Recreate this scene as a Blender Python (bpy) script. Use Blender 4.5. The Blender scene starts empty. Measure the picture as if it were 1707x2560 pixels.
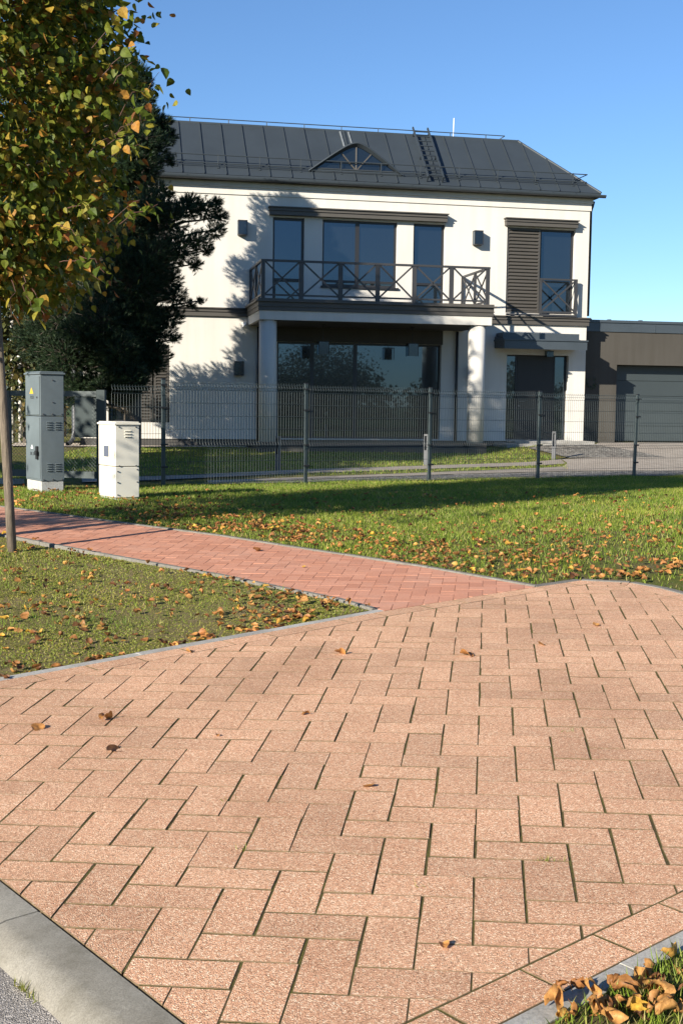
import bpy, bmesh, math, random
import numpy as np
from mathutils import Matrix, Vector

random.seed(7); rng = np.random.default_rng(11)
scn = bpy.context.scene
col = scn.collection
R = math.radians

# ------------------------------------------------------------------ camera
CAM_Z = 1.5
GP, GR, FPX = .0874, .0125, 3036.0            # pitch down, roll, focal length in photo pixels
cp, sp, cr, sr = math.cos(GP), math.sin(GP), math.cos(GR), math.sin(GR)
Fv = Vector((0, cp, -sp)); U0 = Vector((0, sp, cp)); R0 = Vector((1, 0, 0))
Rv = R0 * cr + U0 * sr; Uv = U0 * cr - R0 * sr
cam_d = bpy.data.cameras.new('camera'); cam = bpy.data.objects.new('camera', cam_d); col.objects.link(cam)
cam_d.sensor_fit = 'VERTICAL'; cam_d.sensor_height = 36; cam_d.sensor_width = 24
cam_d.lens = 36 * FPX / 2560; cam_d.clip_start = .05; cam_d.clip_end = 3000
m = Matrix((Rv, Uv, -Fv)).transposed().to_4x4(); m.translation = (0, 0, CAM_Z)
cam.matrix_world = m; scn.camera = cam
scn.render.resolution_x, scn.render.resolution_y = 682, 1024

# ------------------------------------------------------------------ light
SUN_EL, SUN_AZ = 22.0, 220.0                  # azimuth clockwise from +Y: behind the camera, to the left
world = bpy.data.worlds.new('World'); scn.world = world; world.use_nodes = True
wn = world.node_tree; wn.nodes.clear()
sky = wn.nodes.new('ShaderNodeTexSky'); sky.sky_type = 'NISHITA'; sky.sun_disc = False
sky.sun_elevation = R(SUN_EL); sky.sun_rotation = R(SUN_AZ)
sky.altitude = 1200; sky.air_density = 1.1; sky.dust_density = .05; sky.ozone_density = 6
bg = wn.nodes.new('ShaderNodeBackground'); bg.inputs['Strength'].default_value = .077
wo = wn.nodes.new('ShaderNodeOutputWorld')
wn.links.new(sky.outputs[0], bg.inputs[0]); wn.links.new(bg.outputs[0], wo.inputs[0])
sd = bpy.data.lights.new('sun', 'SUN'); sd.energy = 5.0; sd.angle = R(.53); sd.color = (1.0, .92, .79)
sun = bpy.data.objects.new('sun', sd); col.objects.link(sun)
sdir = Vector((math.sin(R(SUN_AZ)) * math.cos(R(SUN_EL)), math.cos(R(SUN_AZ)) * math.cos(R(SUN_EL)), math.sin(R(SUN_EL))))
sun.rotation_euler = sdir.to_track_quat('Z', 'Y').to_euler(); sun.location = sdir * 60
vs = scn.view_settings
vs.view_transform = 'Standard'; vs.look = 'None'; vs.gamma = 1; vs.use_curve_mapping = False; vs.exposure = 1.1
scn.render.engine = 'CYCLES'

# ------------------------------------------------------------------ materials
def ramp(nt, fac, stops):
    n = nt.nodes.new('ShaderNodeValToRGB'); e = n.color_ramp.elements
    while len(e) < len(stops): e.new(.5)
    for i, (p, c) in enumerate(stops):
        e[i].position = p; e[i].color = (*c, 1)
    nt.links.new(fac, n.inputs[0]); return n.outputs[0]
def tex(nt, kind, scale, detail=4, rough=.6, vec=None, dist=0):
    n = nt.nodes.new('ShaderNodeTex' + kind); n.inputs['Scale'].default_value = scale
    if kind == 'Noise':
        n.inputs['Detail'].default_value = detail; n.inputs['Roughness'].default_value = rough
        n.inputs['Distortion'].default_value = dist
    if vec: nt.links.new(vec, n.inputs['Vector'])
    return n
def mixc(nt, fac, a, b, mode='MIX'):
    n = nt.nodes.new('ShaderNodeMix'); n.data_type = 'RGBA'; n.blend_type = mode
    for s, v in ((0, fac), (6, a), (7, b)):
        if isinstance(v, (int, float)): n.inputs[s].default_value = v
        elif isinstance(v, tuple): n.inputs[s].default_value = (*v, 1)
        else: nt.links.new(v, n.inputs[s])
    return n.outputs[2]
def mathn(nt, op, a, b=0.0):
    n = nt.nodes.new('ShaderNodeMath'); n.operation = op
    for s, v in ((0, a), (1, b)):
        if isinstance(v, (int, float)): n.inputs[s].default_value = v
        else: nt.links.new(v, n.inputs[s])
    return n.outputs[0]
def newmat(name):
    M = bpy.data.materials.new(name); M.use_nodes = True; nt = M.node_tree
    return M, nt, nt.nodes['Principled BSDF'], nt.nodes['Material Output']
def pos(nt): return nt.nodes.new('ShaderNodeNewGeometry').outputs['Position']
def isl(nt):
    g = nt.nodes.new('ShaderNodeNewGeometry').outputs['Random Per Island']
    o = nt.nodes.new('ShaderNodeObjectInfo').outputs['Random']
    return mathn(nt, 'FRACT', mathn(nt, 'ADD', g, o))
def bump(nt, b, h, strength, dist):
    n = nt.nodes.new('ShaderNodeBump'); n.inputs['Strength'].default_value = strength; n.inputs['Distance'].default_value = dist
    nt.links.new(h, n.inputs['Height']); nt.links.new(n.outputs[0], b.inputs['Normal'])
def plain(name, c, rough=.6, metal=0, var=.12, scale=3, bmp=0, bscale=60, spec=.5):
    M, nt, b, o = newmat(name)
    n = tex(nt, 'Noise', scale, 6, .65, pos(nt))
    f = ramp(nt, n.outputs[0], [(.3, tuple(x * (1 - var) for x in c)), (.7, tuple(min(1, x * (1 + var)) for x in c))])
    nt.links.new(f, b.inputs['Base Color']); b.inputs['Roughness'].default_value = rough; b.inputs['Metallic'].default_value = metal
    b.inputs['Specular IOR Level'].default_value = spec
    if bmp: bump(nt, b, tex(nt, 'Noise', bscale, 3, .6, pos(nt)).outputs[0], bmp, .01)
    return M
MT = {}
def aggregate(name, dark, mid, light, scale, varr, moss):
    M, nt, b, o = newmat(name); P = pos(nt)
    v = tex(nt, 'Voronoi', scale, vec=P)
    sepn = nt.nodes.new('ShaderNodeSeparateColor'); nt.links.new(v.outputs['Color'], sepn.inputs[0])
    c = ramp(nt, sepn.outputs[0], [(0, dark), (.14, tuple((a + 2 * q) / 3 for a, q in zip(dark, mid))), (.35, mid), (.72, tuple(min(1, x * 1.12) for x in mid)), (.9, light), (1, tuple(min(1, x * 1.25) for x in light))])
    gap = ramp(nt, v.outputs['Distance'], [(0, (1, 1, 1)), (.45, (1, 1, 1)), (.85, (.72, .66, .62))])
    c = mixc(nt, 1, c, gap, 'MULTIPLY')
    pat = ramp(nt, tex(nt, 'Noise', 1.3, 5, .6, P).outputs[0], [(.28, (.80, .77, .74)), (.5, (1.0, .99, .97)), (.72, (1.10, 1.08, 1.06))])
    c = mixc(nt, 1, c, pat, 'MULTIPLY')
    iv = ramp(nt, isl(nt), [(0, (1 - varr,) * 3), (.5, (1, 1 - varr * .2, 1 - varr * .3)), (1, (1 + varr * .55,) * 3)])
    c = mixc(nt, 1, c, iv, 'MULTIPLY')
    st = ramp(nt, tex(nt, 'Noise', 4.5, 6, .7, P).outputs[0], [(.62, (0, 0, 0)), (.72, (1, 1, 1))])
    c = mixc(nt, mathn(nt, 'MULTIPLY', st, moss), c, (.16, .13, .075))
    nt.links.new(c, b.inputs['Base Color']); b.inputs['Roughness'].default_value = .85
    b.inputs['Specular IOR Level'].default_value = .25
    bump(nt, b, v.outputs['Distance'], .55, .004).__class__
    return M
MT['paver'] = aggregate('paver_pink_aggregate', (.25, .14, .08), (.585, .332, .203), (.76, .58, .41), 245, .12, .20)
def brickmat():
    M, nt, b, o = newmat('sidewalk_red_brick'); P = pos(nt)
    c = ramp(nt, isl(nt), [(0, (.43, .185, .11)), (.5, (.48, .215, .13)), (1, (.52, .245, .155))])
    n = tex(nt, 'Noise', 70, 5, .7, P)
    c = mixc(nt, 1, c, ramp(nt, n.outputs[0], [(.3, (.8, .8, .8)), (.7, (1.15, 1.15, 1.15))]), 'MULTIPLY')
    c = mixc(nt, ramp(nt, tex(nt, 'Noise', 2, 5, .7, P).outputs[0], [(.5, (0, 0, 0)), (.75, (.35, .35, .35))]), c, (.5, .33, .25))
    nt.links.new(c, b.inputs['Base Color']); b.inputs['Roughness'].default_value = .85
    bump(nt, b, n.outputs[0], .4, .004); return M
MT['brick'] = brickmat()
MT['paver_side'] = plain('paver_side_dirt', (.17, .12, .07), .95, 0, .35, 30, spec=.1)
def mossmat():
    M, nt, b, o = newmat('joint_moss_and_sand'); P = pos(nt)
    n = tex(nt, 'Noise', 9, 6, .7, P); n2 = tex(nt, 'Noise', 160, 4, .7, P)
    c = ramp(nt, n.outputs[0], [(.3, (.085, .066, .036)), (.46, (.105, .085, .034)), (.6, (.12, .11, .03)), (.8, (.24, .19, .11))])
    c = mixc(nt, 1, c, ramp(nt, n2.outputs[0], [(.3, (.5, .5, .5)), (.7, (1.4, 1.4, 1.4))]), 'MULTIPLY')
    nt.links.new(c, b.inputs['Base Color']); b.inputs['Roughness'].default_value = .95
    b.inputs['Specular IOR Level'].default_value = .1
    bump(nt, b, n2.outputs[0], .9, .01); return M
MT['moss'] = mossmat()
MT['swjoint'] = plain('sidewalk_joint_sand', (.20, .12, .08), .95, 0, .4, 12, spec=.1)
def concrete(name, c, sc=140, grime=0):
    M, nt, b, o = newmat(name); P = pos(nt)
    n = tex(nt, 'Noise', sc, 5, .75, P); n2 = tex(nt, 'Noise', 3.2, 6, .7, P)
    k = ramp(nt, n.outputs[0], [(.28, tuple(x * .6 for x in c)), (.5, c), (.75, tuple(min(1, x * 1.35) for x in c))])
    k = mixc(nt, 1, k, ramp(nt, n2.outputs[0], [(.3, (.78, .76, .73)), (.7, (1.1, 1.1, 1.1))]), 'MULTIPLY')
    iv = ramp(nt, isl(nt), [(0, (.9, .9, .9)), (1, (1.08, 1.08, 1.08))]); k = mixc(nt, 1, k, iv, 'MULTIPLY')
    if grime:
        g1 = ramp(nt, tex(nt, 'Noise', 9, 7, .75, P).outputs[0], [(.45, (0, 0, 0)), (.68, (grime,) * 3)]); k = mixc(nt, g1, k, (.10, .09, .065))
    nt.links.new(k, b.inputs['Base Color']); b.inputs['Roughness'].default_value = .9; b.inputs['Specular IOR Level'].default_value = .25
    bump(nt, b, n.outputs[0], .35, .004); return M
MT['kerb'] = concrete('kerb_concrete', (.25, .235, .20), 190, .5)
MT['edging'] = concrete('edging_concrete', (.36, .35, .325), 90, .25)
def asphaltmat():
    M, nt, b, o = newmat('worn_asphalt'); P = pos(nt)
    v = tex(nt, 'Voronoi', 230, vec=P); sepn = nt.nodes.new('ShaderNodeSeparateColor'); nt.links.new(v.outputs['Color'], sepn.inputs[0])
    c = ramp(nt, sepn.outputs[0], [(0, (.11, .10, .09)), (.4, (.25, .228, .205)), (.75, (.34, .31, .28)), (1, (.54, .50, .45))])
    n2 = tex(nt, 'Noise', 2.5, 6, .7, P)
    c = mixc(nt, 1, c, ramp(nt, n2.outputs[0], [(.3, (.75, .75, .75)), (.7, (1.15, 1.13, 1.1))]), 'MULTIPLY')
    nt.links.new(c, b.inputs['Base Color']); b.inputs['Roughness'].default_value = .9
    bump(nt, b, v.outputs['Distance'], .7, .006); return M
MT['asphalt'] = asphaltmat()
def soilmat(name, soil, green, bias):
    M, nt, b, o = newmat(name); P = pos(nt)
    n = tex(nt, 'Noise', 1.4, 8, .72, P); n2 = tex(nt, 'Noise', 90, 6, .8, P); n3 = tex(nt, 'Noise', 14, 6, .75, P)
    f = ramp(nt, mathn(nt, 'ADD', mathn(nt, 'MULTIPLY', n.outputs[0], .5), mathn(nt, 'MULTIPLY', n3.outputs[0], .5)), [(bias - .07, (0, 0, 0)), (bias + .07, (1, 1, 1))])
    c = mixc(nt, f, soil, green)
    c = mixc(nt, 1, c, ramp(nt, n2.outputs[0], [(.3, (.45, .45, .42)), (.7, (1.5, 1.45, 1.3))]), 'MULTIPLY')
    nt.links.new(c, b.inputs['Base Color']); b.inputs['Roughness'].default_value = .95; b.inputs['Specular IOR Level'].default_value = .1
    bump(nt, b, n2.outputs[0], .9, .03); return M
MT['lawn'] = soilmat('lawn_soil', (.17, .135, .075), (.12, .14, .035), .48)
MT['verge'] = soilmat('verge_soil', (.25, .195, .12), (.20, .185, .07), .50)
MT['ground'] = soilmat('ground_far', (.10, .09, .05), (.06, .09, .025), .4)
def blademat(name, stops, trans=.35, mott=0):
    M, nt, b, o = newmat(name)
    c = ramp(nt, isl(nt), stops)
    pn = tex(nt, 'Noise', .9, 4, .6, pos(nt))
    c = mixc(nt, 1, c, ramp(nt, pn.outputs[0], [(.3, (.75, .85, .8)), (.7, (1.25, 1.12, 1.0))]), 'MULTIPLY')
    if mott:
        mn = tex(nt, 'Noise', mott, 5, .7, pos(nt)); c = mixc(nt, 1, c, ramp(nt, mn.outputs[0], [(.32, (.55, .5, .48)), (.6, (1.1, 1.1, 1.1))]), 'MULTIPLY')
    nt.links.new(c, b.inputs['Base Color']); b.inputs['Roughness'].default_value = .55; b.inputs['Specular IOR Level'].default_value = .3
    t = nt.nodes.new('ShaderNodeBsdfTranslucent'); nt.links.new(c, t.inputs[0])
    x = nt.nodes.new('ShaderNodeMixShader'); x.inputs[0].default_value = trans
    nt.links.new(b.outputs[0], x.inputs[1]); nt.links.new(t.outputs[0], x.inputs[2]); nt.links.new(x.outputs[0], o.inputs[0])
    return M
MT['grass'] = blademat('grass_blades', [(0, (.09, .145, .013)), (.40, (.165, .255, .027)), (.76, (.26, .32, .045)), (.88, (.37, .35, .10)), (1, (.46, .38, .18))])
MT['clover'] = blademat('clover_and_moss', [(0, (.13, .16, .025)), (.5, (.21, .24, .04)), (.8, (.30, .29, .06)), (1, (.36, .29, .13))])
MT['linden'] = blademat('linden_leaf', [(0, (.055, .09, .010)), (.35, (.12, .165, .018)), (.62, (.18, .195, .025)), (.80, (.34, .285, .04)), (.90, (.45, .26, .045)), (.96, (.42, .16, .035)), (1, (.20, .09, .04))], .42, 25)
MT['dry'] = blademat('dry_leaf', [(0, (.13, .06, .03)), (.3, (.30, .13, .045)), (.6, (.44, .21, .07)), (.85, (.54, .29, .10)), (1, (.60, .36, .05))], .25, 60)
MT['needle'] = blademat('pine_needle', [(0, (.012, .026, .014)), (.6, (.022, .045, .022)), (.9, (.04, .07, .03)), (1, (.07, .085, .03))], .12)
MT['farleaf'] = blademat('far_tree_leaf', [(0, (.035, .05, .015)), (.6, (.07, .075, .02)), (1, (.14, .10, .03))], .3)
def barkmat(name, a, b_, sc=(6, 6, 1.2)):
    M, nt, b, o = newmat(name); P = pos(nt)
    mp = nt.nodes.new('ShaderNodeMapping'); nt.links.new(P, mp.inputs[0]); mp.inputs['Scale'].default_value = sc
    n = tex(nt, 'Noise', 5, 6, .7, mp.outputs[0], .6)
    c = ramp(nt, n.outputs[0], [(.35, a), (.65, b_)]); nt.links.new(c, b.inputs['Base Color'])
    b.inputs['Roughness'].default_value = .9; bump(nt, b, n.outputs[0], .6, .02); return M
MT['bark'] = barkmat('bark', (.05, .04, .03), (.14, .115, .09))
MT['twig'] = plain('twig', (.09, .04, .028), .7)
MT['stake'] = barkmat('weathered_stake_wood', (.085, .068, .05), (.20, .16, .118), (10, 10, 1.0))
def stucco(name, c, dirt=.06, bs=220):
    M, nt, b, o = newmat(name); P = pos(nt)
    n = tex(nt, 'Noise', .7, 6, .65, P); f = tex(nt, 'Noise', bs, 3, .6, P)
    mp = nt.nodes.new('ShaderNodeMapping'); nt.links.new(P, mp.inputs[0]); mp.inputs['Scale'].default_value = (3.5, 3.5, .25)
    s = tex(nt, 'Noise', 1.2, 5, .6, mp.outputs[0])
    k = ramp(nt, n.outputs[0], [(.3, tuple(x * (1 - dirt) for x in c)), (.7, c)])
    k = mixc(nt, 1, k, ramp(nt, s.outputs[0], [(.35, (1 - dirt, 1 - dirt * 1.1, 1 - dirt * 1.3)), (.6, (1, 1, 1))]), 'MULTIPLY')
    st2 = tex(nt, 'Noise', 2.2, 6, .75, mp.outputs[0]); d2 = ramp(nt, st2.outputs[0], [(.60, (0, 0, 0)), (.78, (.22, .22, .22))]); k = mixc(nt, d2, k, tuple(x * .72 for x in c))
    nt.links.new(k, b.inputs['Base Color']); b.inputs['Roughness'].default_value = .9; b.inputs['Specular IOR Level'].default_value = .2
    bump(nt, b, f.outputs[0], .35, .005); return M
MT['white'] = stucco('white_render', (.57, .548, .505))
MT['taupe'] = stucco('taupe_render', (.068, .063, .055), .12)
MT['plinth'] = stucco('dark_plinth', (.075, .072, .068), .1)
MT['trim'] = plain('taupe_trim', (.066, .060, .052), .55, 0, .06, 2)
MT['frame'] = plain('dark_metal_frame', (.018, .018, .020), .4, 0, .08, 2)
MT['rail'] = plain('grey_painted_rail', (.033, .033, .035), .45, 0, .06, 2)
MT['shutter'] = plain('taupe_shutter', (.060, .055, .049), .5, 0, .06, 2)
MT['roof'] = plain('slate_sheet_metal', (.034, .043, .051), .45, .1, .10, 1.1)
MT['flash'] = plain('sealed_flashing', (.20, .22, .23), .5, .2, .2, 8)
MT['garage_door'] = plain('garage_door_paint', (.036, .046, .049), .5, 0, .05, 1.5)
MT['coping'] = plain('coping_metal', (.062, .076, .088), .4, .3, .08, 2)
MT['fence'] = plain('fence_coating', (.045, .060, .062), .4, .1, .1, 4)
MT['cabgrey'] = plain('grey_cabinet_paint', (.115, .14, .152), .45, .05, .16, 2.2)
MT['cabwhite'] = plain('ivory_cabinet_paint', (.66, .63, .54), .5, 0, .06, 2.2)
MT['black'] = plain('black_plastic', (.012, .012, .013), .5, 0, .1, 3)
MT['yellow'] = plain('warning_yellow', (.72, .42, .03), .5, 0, .05, 3)
MT['paperw'] = plain('sticker_white', (.75, .75, .75), .5, 0, .05, 3)
MT['ink'] = plain('dark_ink', (.03, .035, .04), .6, 0, .05, 3)
MT['bluegrey'] = plain('hatch_window_grey', (.10, .115, .16), .3, 0, .05, 3)
MT['gravel'] = aggregate('pale_gravel', (.14, .12, .10), (.48, .42, .35), (.75, .70, .62), 28, .1, .1)
MT['darkgravel'] = aggregate('grey_gravel', (.05, .05, .045), (.17, .165, .15), (.34, .33, .30), 22, .1, .1)
MT['drive'] = concrete('pale_drive_paving', (.33, .29, .245), 60)
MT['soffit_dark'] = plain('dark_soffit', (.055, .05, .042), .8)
MT['interior'] = plain('dark_interior', (.035, .035, .035), .9)
MT['steel'] = plain('galvanised_steel', (.075, .078, .085), .5, .2, .1, 5)
def glassmat(name, refl, rough=.012):
    M, nt, b, o = newmat(name)
    b.inputs['Base Color'].default_value = (.006, .008, .010, 1); b.inputs['Roughness'].default_value = .2
    g = nt.nodes.new('ShaderNodeBsdfGlossy'); g.inputs['Roughness'].default_value = rough; g.inputs[0].default_value = (.48, .74, 1, 1)
    fr = nt.nodes.new('ShaderNodeFresnel'); fr.inputs[0].default_value = 1.5
    f = mathn(nt, 'ADD', mathn(nt, 'MULTIPLY', fr.outputs[0], .8), refl)
    n = tex(nt, 'Noise', .8, 2, .5, pos(nt)); bp = nt.nodes.new('ShaderNodeBump'); bp.inputs['Strength'].default_value = .02; bp.inputs['Distance'].default_value = .02
    nt.links.new(n.outputs[0], bp.inputs['Height']); nt.links.new(bp.outputs[0], g.inputs['Normal'])
    x = nt.nodes.new('ShaderNodeMixShader'); nt.links.new(f, x.inputs[0])
    nt.links.new(b.outputs[0], x.inputs[1]); nt.links.new(g.outputs[0], x.inputs[2]); nt.links.new(x.outputs[0], o.inputs[0]); return M
MT['glass'] = glassmat('coated_window_glass', .055)
MT['darkglass'] = glassmat('dormer_glass', .0)
MT['lampglass'] = glassmat('lamp_glass', .0, .1)

# ------------------------------------------------------------------ builders
def tag(o, label=None, cat=None, group=None, kind=None):
    for k, v in (('label', label), ('category', cat), ('group', group), ('kind', kind)):
        if v: o[k] = v
    return o
def link(name, me, mat, parent=None):
    o = bpy.data.objects.new(name, me); col.objects.link(o)
    if mat and not me.materials: me.materials.append(MT[mat])
    if parent is not None:
        o.parent = parent
        if parent.type == 'EMPTY': o.matrix_parent_inverse = Matrix.Translation(-parent.location)
    return o
def thing(name, loc, label, cat, group=None):
    o = bpy.data.objects.new(name, None); col.objects.link(o); o.location = loc; o.empty_display_size = .2
    return tag(o, label, cat, group)
class MB:
    def __init__(self): self.v = []; self.f = []
    def poly(self, pts):
        n = len(self.v); self.v += [tuple(p) for p in pts]; self.f.append(tuple(range(n, n + len(pts)))); return self
    def hexa(self, c):       # 8 corners: bottom ring 0-3, top ring 4-7
        n = len(self.v); self.v += [tuple(p) for p in c]
        self.f += [tuple(n + i for i in q) for q in ((3, 2, 1, 0), (4, 5, 6, 7), (0, 1, 5, 4), (1, 2, 6, 5), (2, 3, 7, 6), (3, 0, 4, 7))]; return self
    def box(self, x0, x1, y0, y1, z0, z1, fn=None):
        c = [(x0, y0, z0), (x1, y0, z0), (x1, y1, z0), (x0, y1, z0), (x0, y0, z1), (x1, y0, z1), (x1, y1, z1), (x0, y1, z1)]
        if fn: c = [fn(*p) for p in c]
        return self.hexa(c)
    def beam(self, a, b, w, h, up=(0, 0, 1)):
        a, b = Vector(a), Vector(b); d = (b - a).normalized(); u = Vector(up)
        if abs(d.dot(u)) > .98: u = Vector((0, 1, 0))
        s = d.cross(u).normalized() * w / 2; t = s.cross(d).normalized() * h / 2
        return self.hexa([a - s - t, a + s - t, b + s - t, b - s - t, a - s + t, a + s + t, b + s + t, b - s + t])
    def tube(self, pts, rad, n=6, cap=True):
        pts = [Vector(p) for p in pts]; base = len(self.v); k = len(pts)
        if not hasattr(rad, '__len__'): rad = [rad] * k
        ref = Vector((.31, .17, .93)).normalized()
        for i, p in enumerate(pts):
            d = (pts[min(i + 1, k - 1)] - pts[max(i - 1, 0)]).normalized()
            a = d.cross(ref if abs(d.dot(ref)) < .95 else Vector((1, 0, 0))).normalized(); b = d.cross(a)
            for j in range(n):
                t = 2 * math.pi * j / n; self.v.append(tuple(p + (a * math.cos(t) + b * math.sin(t)) * rad[i]))
        for i in range(k - 1):
            for j in range(n):
                self.f.append((base + i * n + j, base + i * n + (j + 1) % n, base + (i + 1) * n + (j + 1) % n, base + (i + 1) * n + j))
        if cap:
            self.f.append(tuple(base + j for j in range(n))[::-1]); self.f.append(tuple(base + (k - 1) * n + j for j in range(n)))
        return self
    def build(self, name, mat, parent=None, smooth=False, bevel=0, kind=None):
        me = bpy.data.meshes.new(name); me.from_pydata(self.v, [], self.f)
        bm = bmesh.new(); bm.from_mesh(me); bmesh.ops.recalc_face_normals(bm, faces=bm.faces); bm.to_mesh(me); bm.free()
        if smooth: me.polygons.foreach_set('use_smooth', [True] * len(me.polygons))
        o = link(name, me, mat, parent)
        if bevel:
            b = o.modifiers.new('bevel', 'BEVEL'); b.width = bevel; b.segments = 2; b.limit_method = 'ANGLE'
        if kind: o['kind'] = kind
        return o
def trimesh(name, V, F, mat, parent=None, smooth=False):
    me = bpy.data.meshes.new(name); V = np.ascontiguousarray(V, np.float32); F = np.ascontiguousarray(F, np.int32)
    me.vertices.add(len(V)); me.vertices.foreach_set('co', V.ravel())
    me.loops.add(F.size); me.loops.foreach_set('vertex_index', F.ravel())
    me.polygons.add(len(F)); me.polygons.foreach_set('loop_start', np.arange(0, F.size, 3, dtype=np.int32))
    if smooth: me.polygons.foreach_set('use_smooth', np.ones(len(F), bool))
    me.update(calc_edges=True); me.validate()
    return link(name, me, mat, parent)
def inst(tv, tf, mats, locs):
    """stamp a small triangle template N times -> one vertex and face array"""
    tv = np.asarray(tv, float); tf = np.asarray(tf); N = len(locs)
    V = np.einsum('nij,kj->nki', mats, tv) + locs[:, None, :]
    F = tf[None] + (np.arange(N) * len(tv))[:, None, None]
    return V.reshape(-1, 3), F.reshape(-1, 3)
def frames(z, roll):
    """rotation matrices whose third column is z (N,3), turned by roll about it"""
    z = z / np.linalg.norm(z, axis=1, keepdims=True)
    a = np.where(np.abs(z[:, 2:3]) < .95, np.array([[0, 0, 1.]]), np.array([[1., 0, 0]]))
    x = np.cross(a, z); x /= np.linalg.norm(x, axis=1, keepdims=True); y = np.cross(z, x)
    c, s = np.cos(roll)[:, None], np.sin(roll)[:, None]
    return np.stack([x * c + y * s, y * c - x * s, z], 2)
def inpoly(P, poly):
    x, y = P[:, 0], P[:, 1]; r = np.zeros(len(P), bool); n = len(poly)
    for i in range(n):
        (x0, y0), (x1, y1) = poly[i], poly[(i + 1) % n]
        if y0 == y1: continue
        c = ((y0 > y) != (y1 > y)) & (x < (x1 - x0) * (y - y0) / (y1 - y0) + x0); r ^= c
    return r
RG = np.array([Rv, Uv, Fv])
def topix(P):
    c = (np.asarray(P, float) - [0, 0, CAM_Z]) @ RG.T
    z = np.where(c[:, 2] > .05, c[:, 2], np.nan)
    return 853.5 + FPX * c[:, 0] / z, 1280 - FPX * c[:, 1] / z, c[:, 2]
def inframe(P, mg=120):
    x, y, z = topix(P)
    with np.errstate(invalid='ignore'): return (x > -mg) & (x < 1707 + mg) & (y > -mg) & (y < 2560 + mg) & (z > .05)
def vnoise(P, sc, seed=0):
    """cheap value noise in plan"""
    g = np.random.default_rng(seed).random((64, 64)); q = P[:, :2] * sc + 1000; i = np.floor(q).astype(int); f = q - i; f = f * f * (3 - 2 * f)
    a = lambda dx, dy: g[(i[:, 0] + dx) % 64, (i[:, 1] + dy) % 64]
    return (a(0, 0) * (1 - f[:, 0]) + a(1, 0) * f[:, 0]) * (1 - f[:, 1]) + (a(0, 1) * (1 - f[:, 0]) + a(1, 1) * f[:, 0]) * f[:, 1]

# ------------------------------------------------------------------ terrain
YAW = .1998; OX, OY, OZ = .4518, 31.0426, .6307          # a point at the foot of the house front
UX = (math.cos(YAW), math.sin(YAW)); NO = (math.sin(YAW), -math.cos(YAW))
FD = (.8387, .5446); F0 = (-2.69, 18.40)                   # fence direction and its first post
def sm(t): t = np.clip(t, 0, 1); return t * t * (3 - 2 * t)
def surfv(x, y):
    x = np.asarray(x, float); y = np.asarray(y, float)
    pl = -.0853 + .02396 * np.clip(x, -6, 5) + .02344 * np.clip(y, -2, 30)
    v = -FD[1] * (x - F0[0]) + FD[0] * (y - F0[1]); al = FD[0] * (x - F0[0]) + FD[1] * (y - F0[1])
    fz = .258 - .008 * np.clip(al, -5, 12)
    t = sm((v + 9) / 8); a = pl * (1 - t) + fz * t
    p = (x - OX) * NO[0] + (y - OY) * NO[1]; s = (x - OX) * UX[0] + (y - OY) * UX[1]
    hz = .45 + .15 * sm((s - 2.5) / 2.5)
    t = sm(v / (np.abs(v) + np.maximum(p, 0) + 1e-6)); b = fz * (1 - t) + hz * t
    return np.where(v < 0, a, b)
def surf(x, y): return float(surfv(x, y))
def gsurf(P, amp): return surfv(P[:, 0], P[:, 1]) + amp * (vnoise(P, 1.6, 3) - .5)
def plane(x, y): return -.0853 + .02396 * x + .02344 * y
def drape(name, poly, off, mat, res, parent=None, zf=surf, bumpy=0, kind='structure', thick=0):
    bm = bmesh.new(); bm.faces.new([bm.verts.new((x, y, 0)) for x, y in poly])
    xs = [p[0] for p in poly]; ys = [p[1] for p in poly]
    for lo, hi, n in ((min(xs), max(xs), (1, 0, 0)), (min(ys), max(ys), (0, 1, 0))):
        k = math.floor(lo / res) + 1
        while k * res < hi:
            bmesh.ops.bisect_plane(bm, geom=bm.verts[:] + bm.edges[:] + bm.faces[:], plane_co=Vector(n) * (k * res), plane_no=n); k += 1
    for v in bm.verts:
        v.co.z = zf(v.co.x, v.co.y) + off
        if bumpy: v.co.z += bumpy * (float(vnoise(np.array([[v.co.x, v.co.y]]), 1.6, 3)[0]) - .5)
    bmesh.ops.triangulate(bm, faces=[f for f in bm.faces if len(f.verts) > 4])
    bmesh.ops.recalc_face_normals(bm, faces=bm.faces)
    if bm.faces and sum(f.normal.z for f in bm.faces) < 0: bmesh.ops.reverse_faces(bm, faces=bm.faces)
    me = bpy.data.meshes.new(name); bm.to_mesh(me); bm.free()
    me.polygons.foreach_set('use_smooth', [True] * len(me.polygons))
    o = link(name, me, mat, parent)
    if kind: o['kind'] = kind
    return o

# plan of the near ground (metres; camera stands at 0,0)
KD = Vector((.624, -.782)).normalized(); K1 = (-2.594, 5.664); K2 = (-.052, 2.478)
LD = Vector((.756, .655)).normalized(); RD = Vector((.765, .645)).normalized()
APRON = [K1, (.298, 8.17), (1.469, 9.043), (1.854, 9.306), (2.20, 9.18), (2.36, 8.93), (2.62, 8.25), (3.0, 7.2), (3.2, 5.22), K2]   # clockwise
SW_NEAR = [(.298, 8.169), (.026, 8.604), (-.984, 9.76), (-2.063, 10.757), (-2.808, 11.411), (-3.344, 11.88), (-4.9, 13.2), (-7.4, 15.2)]
SW_FAR = [(1.457, 9.043), (.718, 9.999), (.028, 10.743), (-1.208, 11.969), (-1.953, 12.56), (-2.85, 13.27), (-3.79, 14.03), (-5.4, 15.3), (-7.9, 17.3)]

g = MB(); S_ = 700
for i in range(1):
    g.poly([(-S_, -S_, -.35), (S_, -S_, -.35), (S_, S_, -.35), (-S_, S_, -.35)])
tag(g.build('ground', 'ground'), kind='structure')

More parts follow.
